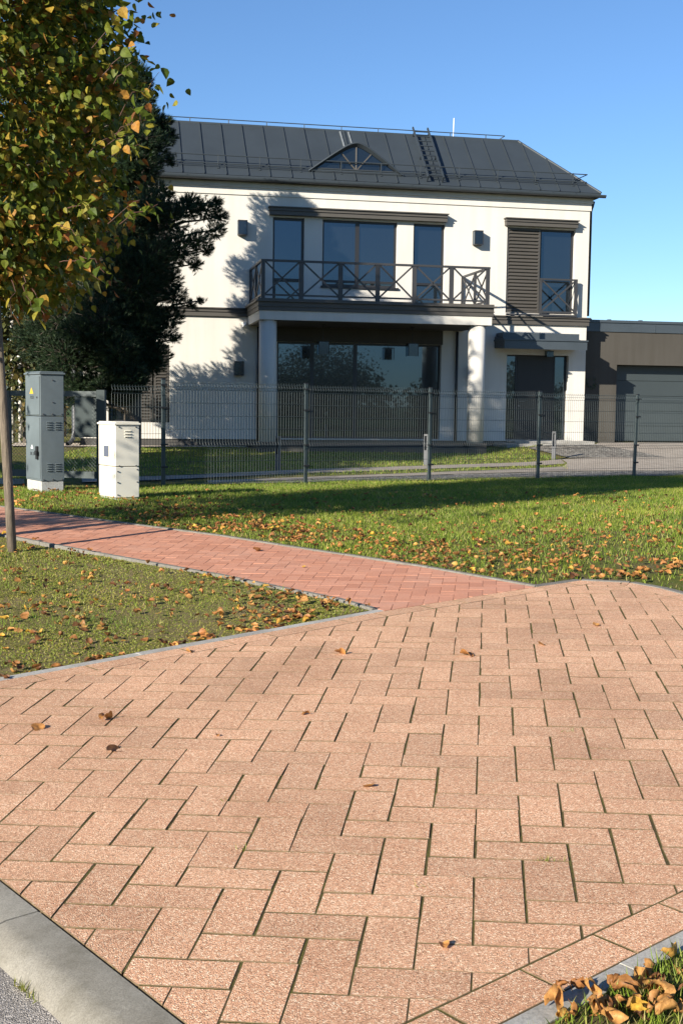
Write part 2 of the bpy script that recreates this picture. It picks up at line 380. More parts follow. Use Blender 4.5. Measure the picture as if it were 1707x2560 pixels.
def off_line(pl, d):
    """offset an open polyline to its left by d"""
    out = []
    for i, p in enumerate(pl):
        a = Vector(pl[max(i - 1, 0)]); b = Vector(pl[min(i + 1, len(pl) - 1)]); t = (b - a).normalized()
        out.append((p[0] - t.y * d, p[1] + t.x * d))
    return out
kfar = (K1[0] - KD.x * 9, K1[1] - KD.y * 9); knear = (K2[0] + KD.x * 9, K2[1] + KD.y * 9)
EW = .07
le_out = [(K1[0] - LD.y * EW, K1[1] + LD.x * EW), (.298 - LD.y * EW, 8.17 + LD.x * EW)]
near_out = off_line(SW_NEAR, -EW) if False else off_line(SW_NEAR, EW)
# left-hand verge: between driveway, sidewalk and kerb
sn = off_line(SW_NEAR, EW)     # offset towards the verge (left of travel direction away from driveway)
VERGE = [le_out[0], (.20, 8.18)] + [p for p in sn[1:]] + [kfar]
drape('verge', VERGE, -.012, 'verge', .2, bumpy=.03)
sf = off_line(SW_FAR, -EW)
MAIN = [(1.45, 9.13), (1.84, 9.39), (2.24, 9.25), (2.42, 8.96), (2.69, 8.27), (3.07, 7.2), (3.27, 5.25), (14, 9), (60, 12), (60, 90), (-60, 90), (-60, 20), (-14, 17), sf[-1]] + sf[::-1][1:-1]
drape('lawn', MAIN, -.012, 'lawn', .6, bumpy=.03)
re_out = [(K2[0] + RD.y * .075, K2[1] - RD.x * .075), (3.24, 5.17)]
CORNER = [re_out[0], re_out[1], (14, 8.9), (30, -4), (knear[0], knear[1])]
drape('lawn_corner', CORNER, -.006, 'lawn', .3, bumpy=.02)
# road with the low kerb
KW = .19
kn = Vector((-KD.y, KD.x))                       # towards the pavement side
rf = lambda q, d: (q[0] - kn.x * d, q[1] - kn.y * d)
ROAD = [rf(kfar, KW - .02), rf(knear, KW - .02), (knear[0] - 12, knear[1] - 14), (kfar[0] - 16, kfar[1] - 12)]
road = drape('road', ROAD, -.055, 'asphalt', .5, zf=plane)
# cracks of the road as real grooves would be a pixel wide: a raised patch edge instead
pe = [(-1.02, 3.10), (-.86, 2.93), (-.80, 2.84), (-.70, 2.72), (-1.4, 2.0), (-2.0, 2.9)]
drape('road_patch', [rf((-.92, 3.18), .12), rf((-.55, 2.70), .12), (-1.2, 2.0), (-1.9, 2.7)], -.043, 'asphalt', .4, zf=plane)

# kerb stones, 1 m each with a rounded front edge
kerb = bpy.data.objects.new('kerb', None); col.objects.link(kerb); tag(kerb, kind='structure')
prof = [(0, -.15), (0, .0), (-.10, .001), (-.125, -.004), (-.148, -.014), (-.168, -.03), (-.185, -.052), (-KW, -.15)]
u0 = -9.0; L = 1.0; joint = .62
def kpt(u, d, z):
    x = K1[0] + KD.x * u + kn.x * d; y = K1[1] + KD.y * u + kn.y * d; return (x, y, plane(x, y) + z)
uu = 2.73 - 9.0
while uu < 11:
    b = MB(); n = len(prof)
    for t in (uu + .004, uu + .996): b.v += [kpt(t, d - .004, z) for d, z in prof]
    for i in range(n - 1): b.f.append((i, i + 1, n + i + 1, n + i))
    b.f += [tuple(range(n)), tuple(range(2 * n - 1, n - 1, -1))]
    o = b.build('kerb_stone', 'kerb', kerb, True); o.data.set_sharp_from_angle(angle=R(40)); uu += 1.0

MT['edging_dull'] = concrete('weathered_edging', (.175, .165, .145), 60)
def edging(name, line, side, w, parent, zf, h=.012):
    """1 m concrete edging stones along a polyline, lying on the given side"""
    pts = [Vector(p) for p in line]; acc = 0; seg = []
    for a, b in zip(pts, pts[1:]):
        n = max(1, round((b - a).length / 1.0)) if (b - a).length > .8 else 1
        for i in range(n): seg.append((a.lerp(b, i / n), a.lerp(b, (i + 1) / n)))
    for a, b in seg:
        d = (b - a).normalized(); nrm = Vector((-d.y, d.x)) * side; a2 = a + d * .003; b2 = b - d * .003; m = MB(); j = random.uniform(-.002, .002)
        q = [a2, b2, b2 + nrm * w, a2 + nrm * w]
        qi = [a2 + nrm * .006, b2 + nrm * .006, b2 + nrm * (w - .006), a2 + nrm * (w - .006)]
        lo = [(p.x, p.y, zf(p.x, p.y) - .12) for p in q]; mid = [(p.x, p.y, zf(p.x, p.y) + h - .006 + j) for p in q]; top = [(p.x, p.y, zf(p.x, p.y) + h + j) for p in qi]
        m.v = lo + mid + top; m.f = [(8, 9, 10, 11)] + [(i, (i + 1) % 4, 4 + (i + 1) % 4, 4 + i) for i in range(4)] + [(4 + i, 4 + (i + 1) % 4, 8 + (i + 1) % 4, 8 + i) for i in range(4)]
        m.build('edging_stone', 'edging_dull' if zf is surf or name == 'dull' else 'edging', parent)
edg = bpy.data.objects.new('edging', None); col.objects.link(edg); tag(edg, kind='structure')
edging('e', [K1, (.298, 8.17)], 1, .065, edg, plane, .004)
edging('dull', [(1.469, 9.043), (1.854, 9.306), (2.20, 9.18), (2.36, 8.93), (2.62, 8.25), (3.0, 7.2), (3.2, 5.22)], 1, .065, edg, plane, .004)
edging('e', [K2, (3.2, 5.22)], -1, .07, edg, plane, .004)
edging('e', [(.26, 8.24)] + SW_NEAR[1:], 1, .05, edg, surf, .010)
edging('e', SW_FAR, -1, .05, edg, surf, .010)

# ------------------------------------------------------------------ pavers
def clip(poly, p0, p1, inset):
    """keep what lies right of the directed line p0->p1 moved right by inset"""
    d = (Vector(p1) - Vector(p0)).normalized(); n = Vector((d.y, -d.x)); c = n.dot(Vector(p0)) + inset; out = []
    for i in range(len(poly)):
        a, b = poly[i], poly[(i + 1) % len(poly)]; da = n.x * a[0] + n.y * a[1] - c; db = n.x * b[0] + n.y * b[1] - c
        if da >= 0: out.append(a)
        if (da > 0) != (db > 0) and abs(da - db) > 1e-9:
            t = da / (da - db); out.append((a[0] + (b[0] - a[0]) * t, a[1] + (b[1] - a[1]) * t))
    return out
def area(p): return abs(sum(p[i][0] * p[(i + 1) % len(p)][1] - p[(i + 1) % len(p)][0] * p[i][1] for i in range(len(p)))) / 2
def dedupe(p, e=.006):
    out = []
    for q in p:
        if not out or math.hypot(q[0] - out[-1][0], q[1] - out[-1][1]) > e: out.append(q)
    while len(out) > 2 and math.hypot(out[0][0] - out[-1][0], out[0][1] - out[-1][1]) <= e: out.pop()
    return out
def shrink(poly, d):
    """inset a convex polygon by d on all sides"""
    s = sum(poly[i][0] * poly[(i + 1) % len(poly)][1] - poly[(i + 1) % len(poly)][0] * poly[i][1] for i in range(len(poly)))
    P = poly if s < 0 else poly[::-1]; out = list(P)
    for i in range(len(P)):
        if len(out) < 3: return []
        out = clip(out, P[i], P[(i + 1) % len(P)], d)
    return dedupe(out)
def slab(poly, zf, thick, cham, jit, tilt):
    """chamfered stone over a convex polygon (world coordinates)"""
    inner = shrink(poly, cham)
    s = sum(poly[i][0] * poly[(i + 1) % len(poly)][1] - poly[(i + 1) % len(poly)][0] * poly[i][1] for i in range(len(poly)))
    P = dedupe(poly if s < 0 else poly[::-1])
    cx = sum(p[0] for p in P) / len(P); cy = sum(p[1] for p in P) / len(P); tx, ty = random.gauss(0, tilt), random.gauss(0, tilt); dz = random.gauss(0, jit)
    Z = lambda x, y: zf(x, y) + dz + tx * (x - cx) + ty * (y - cy)
    b = MB(); n = len(P)
    if len(inner) < 3: return None
    if len(inner) != n:
        inner = [(x + (cx - x) * cham / max(.02, math.hypot(cx - x, cy - y)), y + (cy - y) * cham / max(.02, math.hypot(cx - x, cy - y))) for x, y in P]
    else:
        k = min(range(n), key=lambda q: sum(math.hypot(P[i][0] - inner[(i + q) % n][0], P[i][1] - inner[(i + q) % n][1]) for i in range(n)))
        inner = inner[k:] + inner[:k]
    b.v = [(x, y, Z(x, y) - thick) for x, y in P] + [(x, y, Z(x, y) - cham * .6) for x, y in P] + [(x, y, Z(x, y)) for x, y in inner]
    b.f = [tuple(range(3 * n - 1, 2 * n - 1, -1))] + [(i, (i + 1) % n, n + (i + 1) % n, n + i) for i in range(n)] + [(n + i, n + (i + 1) % n, 2 * n + (i + 1) % n, 2 * n + i) for i in range(n)]
    return b
LO = Vector((.5455, 4.665)); LI = Vector((.99298, -.1183)).normalized(); LJ = Vector((LI.y, -LI.x))   # lattice: i to the right, j towards the camera
if LJ.y > 0: LJ = -LJ
PW = .155
edges = list(zip(APRON, APRON[1:] + APRON[:1]))
insets = [PW + .004] * (len(edges) - 1) + [.006]
insets[-2] = PW + .004
def lat(i, j, w=PW): return LO + LI * (i * w) + LJ * (j * w)
stones = []
for i in range(-34, 34):
    for j in range(-40, 26):
        k = (i + j) % 4
        if k == 0: r = (i, j, i + 2, j + 1)
        elif k == 2: r = (i, j, i + 1, j + 2)
        else: continue
        gx = abs(random.gauss(.0018, .0013)) + .0010; gy = gx
        a, b_, c, d = lat(r[0], r[1]), lat(r[2], r[1]), lat(r[2], r[3]), lat(r[0], r[3])
        ex, ey = LI * gx, LJ * gy
        jx = [Vector((random.gauss(0, .0012), random.gauss(0, .0012))) for _ in range(4)]
        q = [tuple(a + ex + ey + jx[0]), tuple(b_ - ex + ey + jx[1]), tuple(c - ex - ey + jx[2]), tuple(d + ex - ey + jx[3])]
        cen = (a + c) / 2
        if cen.y < 1.2 or cen.y > 10: continue
        s0 = sum(q[t][0] * q[(t + 1) % 4][1] - q[(t + 1) % 4][0] * q[t][1] for t in range(4))
        if s0 > 0: q = q[::-1]
        for (p0, p1), ins in zip(edges, insets):
            if len(q) < 3: break
            q = clip(q, p0, p1, ins)
        q = dedupe(q) if len(q) > 2 else []
        if len(q) > 2 and area(q) > .0009: stones.append((q, cen))
# border course lying lengthwise along the edges
def border(a, b, w, ln):
    a, b = Vector(a), Vector(b); d = (b - a).normalized(); n = Vector((d.y, -d.x)); Lg = (b - a).length; t = 0; k = 0
    while t < Lg - .04:
        e = min(t + ln, Lg)
        q = [tuple(a + d * (t + .004)), tuple(a + d * (e - .004)), tuple(a + d * (e - .004) + n * (w - .004)), tuple(a + d * (t + .004) + n * (w - .004))]
        q = [(x + n.x * .003, y + n.y * .003) for x, y in q]
        stones.append((q, Vector(q[0]).lerp(Vector(q[2]), .5))); t = e
for (p0, p1) in edges[:-1]:
    border(p0, p1, PW, PW * 2)
drv = drape('driveway', [tuple(Vector(p)) for p in APRON], -.05, 'moss', .6, zf=plane)
# joint filling: uneven sand and moss between the stones
gx_ = np.arange(-3.2, 3.3, .022); gy_ = np.arange(2.4, 9.4, .022)
GX, GY = np.meshgrid(gx_, gy_, indexing='ij'); GP_ = np.stack([GX.ravel(), GY.ravel()], 1)
ok = inpoly(GP_, APRON)
hz_ = -.0026 + .003 * (vnoise(GP_, 6, 5) - .4) + .002 * (vnoise(GP_, 34, 6) - .5)
kd_ = np.exp(-(((GP_ - np.array(K1)) @ np.array([kn.x, kn.y])) ** 2) / .5)
hz_ = np.minimum(hz_ + .001 * kd_, -.0020)
V3 = np.stack([GP_[:, 0], GP_[:, 1], plane(GP_[:, 0], GP_[:, 1]) + hz_], 1).reshape(len(gx_), len(gy_), 3)
idx = np.arange(len(gx_) * len(gy_)).reshape(len(gx_), len(gy_)); okm = ok.reshape(idx.shape)
q = okm[:-1, :-1] & okm[1:, :-1] & okm[1:, 1:] & okm[:-1, 1:]
# keep only cells in or near the picture
q &= inframe(np.stack([GP_[:, 0], GP_[:, 1], plane(GP_[:, 0], GP_[:, 1])], 1), 400).reshape(idx.shape)[:-1, :-1]
A, B, C_, D_ = idx[:-1, :-1][q], idx[1:, :-1][q], idx[1:, 1:][q], idx[:-1, 1:][q]
Fj = np.concatenate([np.stack([A, B, C_], 1), np.stack([A, C_, D_], 1)]); used = np.unique(Fj); mp_ = np.zeros(idx.size, int); mp_[used] = np.arange(len(used))
tag(trimesh('joint_filling', V3.reshape(-1, 3)[used], mp_[Fj], 'moss', drv, True), kind='stuff')
def lay(stones, name, mat, parent, zf, thick, cham, jit, tilt, keep):
    order = []
    for qd, cen in stones:
        P3 = np.array([[cen[0], cen[1], zf(cen[0], cen[1])]]); vis = bool(inframe(P3, 40)[0])
        order.append((0 if vis else 1, cen.length, qd))
    order.sort(key=lambda t: (t[0], t[1])); rest = MB()
    for n, (_, _, qd) in enumerate(order):
        b = slab(qd, zf, thick, cham, jit, tilt)
        if b is None: continue
        if n < keep:
            o = b.build(name, mat, parent)
            if name == 'paver':
                o.data.materials.append(MT['paver_side'])
                o.data.polygons.foreach_set('material_index', [0] + [1] * (len(o.data.polygons) - 1))
        else:
            k = len(rest.v); rest.v += b.v; rest.f += [tuple(i + k for i in f) for f in b.f]
    if rest.v:
        o = rest.build('far_' + name + 's', mat, parent, kind='stuff')
        if name == 'paver':
            o.data.materials.append(MT['paver_side']); o.data.polygons.foreach_set('material_index', [1 if abs(p.normal.z) < .97 else 0 for p in o.data.polygons])
lay(stones, 'paver', 'paver', drv, plane, .045, .0016, .0005, .0018, 300)

# sidewalk bricks, herringbone again but half the size
sw = drape('sidewalk', SW_NEAR + SW_FAR[::-1], -.004, 'swjoint', .5)
BW = .103; bricks = []
def nearest(pl, c):
    best = None
    for a, b in zip(pl, pl[1:]):
        a_, b_ = Vector(a), Vector(b); t = max(0, min(1, (c - a_).dot(b_ - a_) / (b_ - a_).length_squared)); d = (c - a_.lerp(b_, t)).length
        if best is None or d < best[0]: best = (d, a, b)
    return best
SWP = SW_NEAR + SW_FAR[::-1]
for i in range(-110, 40):
    for j in range(-130, 0):
        k = (i + j) % 4
        if k == 0: r = (i, j, i + 2, j + 1)
        elif k == 2: r = (i, j, i + 1, j + 2)
        else: continue
        a, c = lat(r[0], r[1], BW), lat(r[2], r[3], BW); cen = (a + c) / 2
        if cen.x < -7 or cen.y > 17 or cen.y < 7.9: continue
        dn = nearest(SW_NEAR, cen); df = nearest(SW_FAR, cen)
        if min(dn[0], df[0]) > .2 and not inpoly(np.array([[cen.x, cen.y]]), SWP)[0]: continue
        if cen.x > 1.7 or (dn[0] > 2.3 and df[0] > 2.3): continue
        b_, d = lat(r[2], r[1], BW), lat(r[0], r[3], BW); ex, ey = LI * .0012, LJ * .0012
        q = [tuple(a + ex + ey), tuple(b_ - ex + ey), tuple(c - ex - ey), tuple(d + ex - ey)]
        if sum(q[t][0] * q[(t + 1) % 4][1] - q[(t + 1) % 4][0] * q[t][1] for t in range(4)) > 0: q = q[::-1]
        q = clip(q, dn[1], dn[2], .004)
        if len(q) > 2: q = clip(q, df[2], df[1], .004)
        if len(q) > 2: q = clip(q, (1.469, 9.043), (.298, 8.17), .006)
        q = dedupe(q) if len(q) > 2 else []
        if len(q) > 2 and area(q) > .0008: bricks.append((q, cen))
lay(bricks, 'brick', 'brick', sw, surf, .02, .0012, .0007, .003, 300)

# ------------------------------------------------------------------ house
def HP(s, p, z): return (OX + UX[0] * s + NO[0] * p, OY + UX[1] * s + NO[1] * p, OZ + z)
def hbox(s0, s1, p0, p1, z0, z1, b=None):
    b = b or MB(); return b.box(s0, s1, p0, p1, z0, z1, HP)
def hbeam(b, a, c, w, h, up=(0, 0, 1)): return b.beam(HP(*a), HP(*c), w, h, up)
NO3 = Vector((NO[0], NO[1], 0)); UX3 = Vector((UX[0], UX[1], 0))
house = thing('white_house', HP(0, 0, -.2), 'two-storey white rendered house with dark metal roof and balcony behind the mesh fence', 'house')
H0, H1 = -7.0, 6.04
def wall_holes(s0, s1, z0, z1, holes, p0, p1):
    ss = sorted({s0, s1} | {h[0] for h in holes} | {h[1] for h in holes}); zs = sorted({z0, z1} | {h[2] for h in holes} | {h[3] for h in holes})
    inh = lambda s, z: any(h[0] < s < h[1] and h[2] < z < h[3] for h in holes)
    b = MB(); cell = {}
    for i in range(len(ss) - 1):
        for j in range(len(zs) - 1): cell[i, j] = not inh((ss[i] + ss[i + 1]) / 2, (zs[j] + zs[j + 1]) / 2)
    for (i, j), full in cell.items():
        if not full: continue
        a, c, d, e = ss[i], ss[i + 1], zs[j], zs[j + 1]
        b.poly([HP(a, p0, d), HP(c, p0, d), HP(c, p0, e), HP(a, p0, e)]); b.poly([HP(a, p1, d), HP(a, p1, e), HP(c, p1, e), HP(c, p1, d)])
        for ni, nj, q in ((i - 1, j, [(a, d), (a, e)]), (i + 1, j, [(c, e), (c, d)]), (i, j - 1, [(c, d), (a, d)]), (i, j + 1, [(a, e), (c, e)])):
            if not cell.get((ni, nj), False):
                (sa, za), (sb, zb) = q; b.poly([HP(sa, p0, za), HP(sb, p0, zb), HP(sb, p1, zb), HP(sa, p1, za)])
    return b
# openings (s0, s1, z0, z1)
G_ = dict(w1=(-2.28, -1.49, 3.42, 5.50), w2=(-1.03, .89, 3.86, 5.50), w3=(1.31, 2.14, 3.42, 5.50), fb=(3.80, 5.66, 3.32, 5.50), wl=(-6.66, -4.80, 3.32, 5.50),
          gl=(-2.15, 2.10, .03, 2.45), dr=(3.87, 5.57, .03, 2.25), ll=(-6.30, -4.82, .40, 2.30))
wb = wall_holes(H0, H1, 0, 6.28, list(G_.values()), 0, -.35)
wb.build('wall', 'white', house)
b = hbox(H0, H0 + .35, -9.5, -.352, 0, 6.28); hbox(H1 - .35, H1, -9.5, -.352, 0, 6.28, b); hbox(H0 + .352, H1 - .352, -9.5, -9.2, 0, 6.28, b)
b.build('side_wall', 'white', house)
hbox(H0 + .03, H1 - .03, -9.45, -.03, -.6, -.002).build('plinth', 'plinth', house)
b = hbox(H0 + .36, H1 - .36, -9.1, -.36, .0, .02); hbox(H0 + .36, H1 - .36, -9.1, -.36, 2.98, 3.1, b); hbox(H0 + .36, H1 - .36, -3.6, -3.5, .03, 2.97, b); hbox(H0 + .36, H1 - .36, -3.6, -3.5, 3.11, 6.2, b)
b.build('interior', 'interior', house)
# cornice, belt, lintels
b = hbox(H0 - .03, H1 + .03, -.3, .03, 6.0, 6.18); hbox(H0 - .06, H1 + .06, -.3, .065, 6.182, 6.30, b); b.build('cornice', 'white', house)
def molding(s0, s1, z0, z1, p, name='trim_band', ends=True, mat='trim'):
    h = z1 - z0
    b = hbox(s0, s1, -.001 + .004, p, z0, z0 + h * .5); hbox(s0 - .012, s1 + .012, .004, p + .03, z0 + h * .5 + .002, z0 + h * .58, b)
    hbox(s0, s1, .004, p + .012, z0 + h * .58 + .002, z0 + h * .86, b); hbox(s0 - .03, s1 + .03, .004, p + .055, z0 + h * .86 + .002, z1, b)
    return b.build(name, mat, house)
molding(H0 - .04, -2.90, 3.03, 3.24, .07); molding(2.76, H1 + .04, 3.03, 3.24, .07)
molding(-2.38, 2.15, 5.54, 5.74, .16, 'lintel'); molding(3.72, 5.66, 5.53, 5.72, .16, 'lintel'); molding(-6.74, -4.72, 5.53, 5.72, .16, 'lintel')
def window(key, p=-.10, mull=(), trans=(), fw=.055, sill=False, sub=None):
    s0, s1, z0, z1 = sub or G_[key]
    b = MB(); e = .003
    hbox(s0 + e, s0 + fw, p - .06, p, z0 + e, z1 - e, b); hbox(s1 - fw, s1 - e, p - .06, p, z0 + e, z1 - e, b)
    hbox(s0 + fw + .001, s1 - fw - .001, p - .06, p, z0 + e, z0 + fw, b); hbox(s0 + fw + .001, s1 - fw - .001, p - .06, p, z1 - fw, z1 - e, b)
    ss = [s0 + fw] + [x for m_ in mull for x in (m_ - .05, m_ + .05)] + [s1 - fw]; zs = [z0 + fw] + [x for t in trans for x in (t - .03, t + .03)] + [z1 - fw]
    for m_ in mull: hbox(m_ - .049, m_ + .049, p - .06, p - .002, z0 + fw + .001, z1 - fw - .001, b)
    for t in trans:
        for i in range(0, len(ss), 2): hbox(ss[i] + .002, ss[i + 1] - .002, p - .06, p - .004, t - .029, t + .029, b)
    f = b.build('window', 'frame', house)
    for i in range(0, len(ss), 2):
        for j in range(0, len(zs), 2):
            a = random.uniform(-.0035, .0035); c = random.uniform(-.002, .002)
            q = MB(); x0, x1, y0, y1 = ss[i] - .004, ss[i + 1] + .004, zs[j] - .004, zs[j + 1] + .004
            q.hexa([HP(x0, p - .045, y0), HP(x1, p - .045 + a * (x1 - x0), y0), HP(x1, p - .03 + a * (x1 - x0), y0), HP(x0, p - .03, y0), HP(x0, p - .045 + c, y1), HP(x1, p - .045 + c + a * (x1 - x0), y1), HP(x1, p - .03 + c + a * (x1 - x0), y1), HP(x0, p - .03 + c, y1)])
            q.build('pane', 'glass', f)
    if sill: hbox(s0 - .04, s1 + .04, -.09, .05, z0 - .05, z0 - .003).build('sill', 'frame', f)
    return f
window('w1', trans=(3.99,)); window('w2', mull=(-.12,), trans=(3.99,), sill=True); window('w3', trans=(3.99,))
window('gl', mull=(-1.24, -.13), p=-.12, fw=.05)
window('fb', sub=(4.72, 5.66, 3.32, 5.50), p=-.12); window('wl', sub=(-6.66, -5.70, 3.32, 5.50), p=-.12)
window('ll', sub=(-6.30, -5.62, .40, 2.30), p=-.12)
def shutter(s0, s1, z0, z1, p, pitch):
    b = MB(); fw = .05
    hbox(s0, s0 + fw, p - .04, p, z0, z1, b); hbox(s1 - fw, s1, p - .04, p, z0, z1, b); hbox(s0 + fw, s1 - fw, p - .04, p, z0, z0 + fw, b); hbox(s0 + fw, s1 - fw, p - .04, p, z1 - fw, z1, b)
    hbox(s0 + fw, s1 - fw, p - .05, p - .042, z0 + fw, z1 - fw, b)
    sh = b.build('shutter', 'shutter', house); n = int((z1 - z0 - 2 * fw) / pitch)
    for i in range(n):
        z = z0 + fw + (i + .5) * (z1 - z0 - 2 * fw) / n; q = MB(); h = pitch * .42
        q.hexa([HP(s0 + fw, p - .035, z + h * .6), HP(s1 - fw, p - .035, z + h * .6), HP(s1 - fw, p + .006, z - h), HP(s0 + fw, p + .006, z - h),
                HP(s0 + fw, p - .035, z + h), HP(s1 - fw, p - .035, z + h), HP(s1 - fw, p + .010, z - h * .55), HP(s0 + fw, p + .010, z - h * .55)])
        q.build('slat', 'shutter', sh)
shutter(3.81, 4.71, 3.33, 5.49, -.03, .087); shutter(-5.69, -4.81, 3.33, 5.49, -.03, .087)
shutter(-5.60, -5.24, .41, 2.29, -.03, .072); shutter(-5.20, -4.83, .41, 2.29, -.03, .072)
# guard in front of the tall window
def xbay(parent, a, c, z0, z1, t=.038, nrm=NO3):
    for (q0, q1) in (((a[0], a[1], z0), (c[0], c[1], z1)), ((a[0], a[1], z1), (c[0], c[1], z0))):
        b = MB(); hbeam(b, q0, q1, .022, t, tuple(nrm.cross(Vector(HP(*q1)) - Vector(HP(*q0))).normalized())); b.build('brace', 'rail', parent)
b = MB(); jp = .17
hbox(4.66, 4.72, jp - .04, jp, 3.30, 4.17, b); hbox(5.63, 5.69, jp - .04, jp, 3.30, 4.17, b); hbox(4.66, 5.69, jp - .045, jp + .005, 4.172, 4.215, b); hbox(4.72, 5.63, jp - .04, jp, 3.33, 3.375, b)
for s in (4.67, 5.645):
    for z in (3.34, 4.12): hbox(s, s + .035, .004, jp - .042, z, z + .04, b)
hbox(3.78, 5.70, .075, .16, 3.25, 3.295, b)
wr = b.build('window_guard', 'rail', house); xbay(wr, (4.72, jp - .02), (5.63, jp - .02), 3.375, 4.172)
b = MB(); hbeam(b, (5.66, .0, 3.38), (5.66, jp - .05, 4.15), .02, .03); hbeam(b, (5.66, .0, 4.15), (5.66, jp - .05, 3.38), .02, .03); b.build('brace', 'rail', wr)
# balcony
BP = 2.2; BS0, BS1 = -2.89, 2.71
b = hbox(BS0, BS1, .005, BP, 2.83, 3.04); bal = b.build('balcony', 'white', house)
b = hbox(BS0 - .03, BS1 + .03, .10, BP + .03, 3.042, 3.13); hbox(BS0 - .05, BS1 + .05, .10, BP + .055, 3.132, 3.15, b); hbox(BS0 - .035, BS1 + .035, .10, BP + .04, 3.152, 3.24, b); hbox(BS0 - .09, BS1 + .09, .10, BP + .10, 3.242, 3.275, b); hbox(BS0 - .04, BS1 + .04, .005, BP + .04, 3.277, 3.32, b)
b.build('balcony_moulding', 'trim', bal)
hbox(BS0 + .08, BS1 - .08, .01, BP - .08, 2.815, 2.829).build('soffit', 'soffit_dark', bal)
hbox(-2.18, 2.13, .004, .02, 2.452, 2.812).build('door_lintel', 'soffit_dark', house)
rs = [-2.81, -1.92, -.99, -.10, .79, 1.70, 2.60]; RP = BP - .02; RZ0, RZ1 = 3.323, 4.16
for i, s in enumerate(rs):
    w = .045 if i in (0, 6) else .05
    b = MB(); hbox(s - w, s + w, RP - .05, RP, RZ0, RZ1, b); b.build('post', 'rail', bal)
b = MB(); hbox(rs[0] - .05, rs[-1] + .05, RP - .06, RP + .012, RZ1 + .002, RZ1 + .05, b); b.build('top_rail', 'rail', bal)
for i in range(6):
    a, c = rs[i] + .052, rs[i + 1] - .052
    b = MB(); hbox(a - .001, c + .001, RP - .042, RP - .008, RZ0 + .06, RZ0 + .10, b); b.build('bottom_rail', 'rail', bal)
    xbay(bal, (a, RP - .025), (c, RP - .025), RZ0 + .10, RZ1)
for s in (rs[0] - .02, rs[-1] + .02):
    b = MB(); hbox(s - .03, s + .03, .01, RP - .062, RZ1 + .003, RZ1 + .049, b); b.build('top_rail', 'rail', bal)
    b = MB(); hbox(s - .02, s + .02, .01, RP - .052, RZ0 + .06, RZ0 + .10, b); b.build('bottom_rail', 'rail', bal)
    pm = RP / 2
    for p_ in (.03, pm): b = MB(); hbox(s - .03, s + .03, p_ - .025, p_ + .025, RZ0, RZ1, b); b.build('post', 'rail', bal)
    for p0_, p1_ in ((.056, pm - .026), (pm + .026, RP - .052)): xbay(bal, (s, p0_), (s, p1_), RZ0 + .10, RZ1, .038, UX3)
for s in (-2.66, 2.42):
    c = Vector(HP(s, BP - .24, 0)); b = MB()
    b.tube([c + Vector((0, 0, .0)), c + Vector((0, 0, 2.828))], .205, 32); o = b.build('column', 'white', house)
    for f in o.data.polygons: f.use_smooth = len(f.vertices) == 4
    b = MB(); hbox(s - .23, s + .23, BP - .47, BP - .01, -.35, -.003, b); b.build('column_base', 'plinth', house)
hbox(BS0 + .05, BS1 - .05, .01, BP - .05, -.42, -.10).build('terrace_slab', 'plinth', house)
# downpipes
for s in (-2.63, 2.50):
    b = MB(); b.tube([HP(s, .06, .0), HP(s, .06, 2.80)], .035, 10); b.build('downpipe', 'frame', house, True)
b = MB(); b.tube([HP(-7.12, .10, 6.2), HP(-7.12, .10, .25), HP(-7.14, .14, .0), HP(-7.20, .26, -.10), HP(-7.27, .40, -.14)], .055, 12, False); b.build('downpipe', 'steel', house, True)
b = MB(); b.tube([HP(6.13, .0, 6.25), HP(6.12, -.06, 6.12), HP(6.10, -.1, 6.0), HP(6.10, -.1, 3.3)], .045, 10); b.build('downpipe', 'frame', house, True)
# wall lanterns
def lantern(s, z0, z1):
    b = MB(); w = .115; p0, p1 = .02, .20
    hbox(s - .06, s + .06, .004, .02, z0 + .03, z1 - .03, b); hbox(s - w, s + w, p0, p1, z1 - .03, z1, b); hbox(s - w, s + w, p0, p1, z0, z0 + .022, b)
    for x in (-w, w - .016):
        for p_ in (p0, p1 - .016): hbox(s + x, s + x + .016, p_, p_ + .016, z0 + .022, z1 - .03, b)
    o = b.build('wall_lamp', 'frame', house)
    b = MB(); hbox(s - w + .004, s - w + .010, p0 + .017, p1 - .017, z0 + .023, z1 - .031, b); hbox(s - w + .017, s + w - .017, p1 - .010, p1 - .004, z0 + .023, z1 - .031, b); b.build('lamp_glass', 'lampglass', o)
    b = MB(); b.tube([HP(s, .10, z0 + .02), HP(s, .10, z0 + .12)], .012, 8); b.build('bulb', 'paperw', o)
for s, z0, z1 in ((-3.05, 5.01, 5.37), (2.98, 5.00, 5.36), (-3.12, 1.58, 1.93), (2.20 + .75, 1.58, 1.93)): lantern(s, z0, z1)
b = MB(); hbox(-3.02, -2.94, .004, .10, 2.78, 2.90, b); b.tube([HP(-2.98, .10, 2.84), HP(-2.98, .19, 2.80)], .03, 10); b.build('security_camera', 'paperw', house)
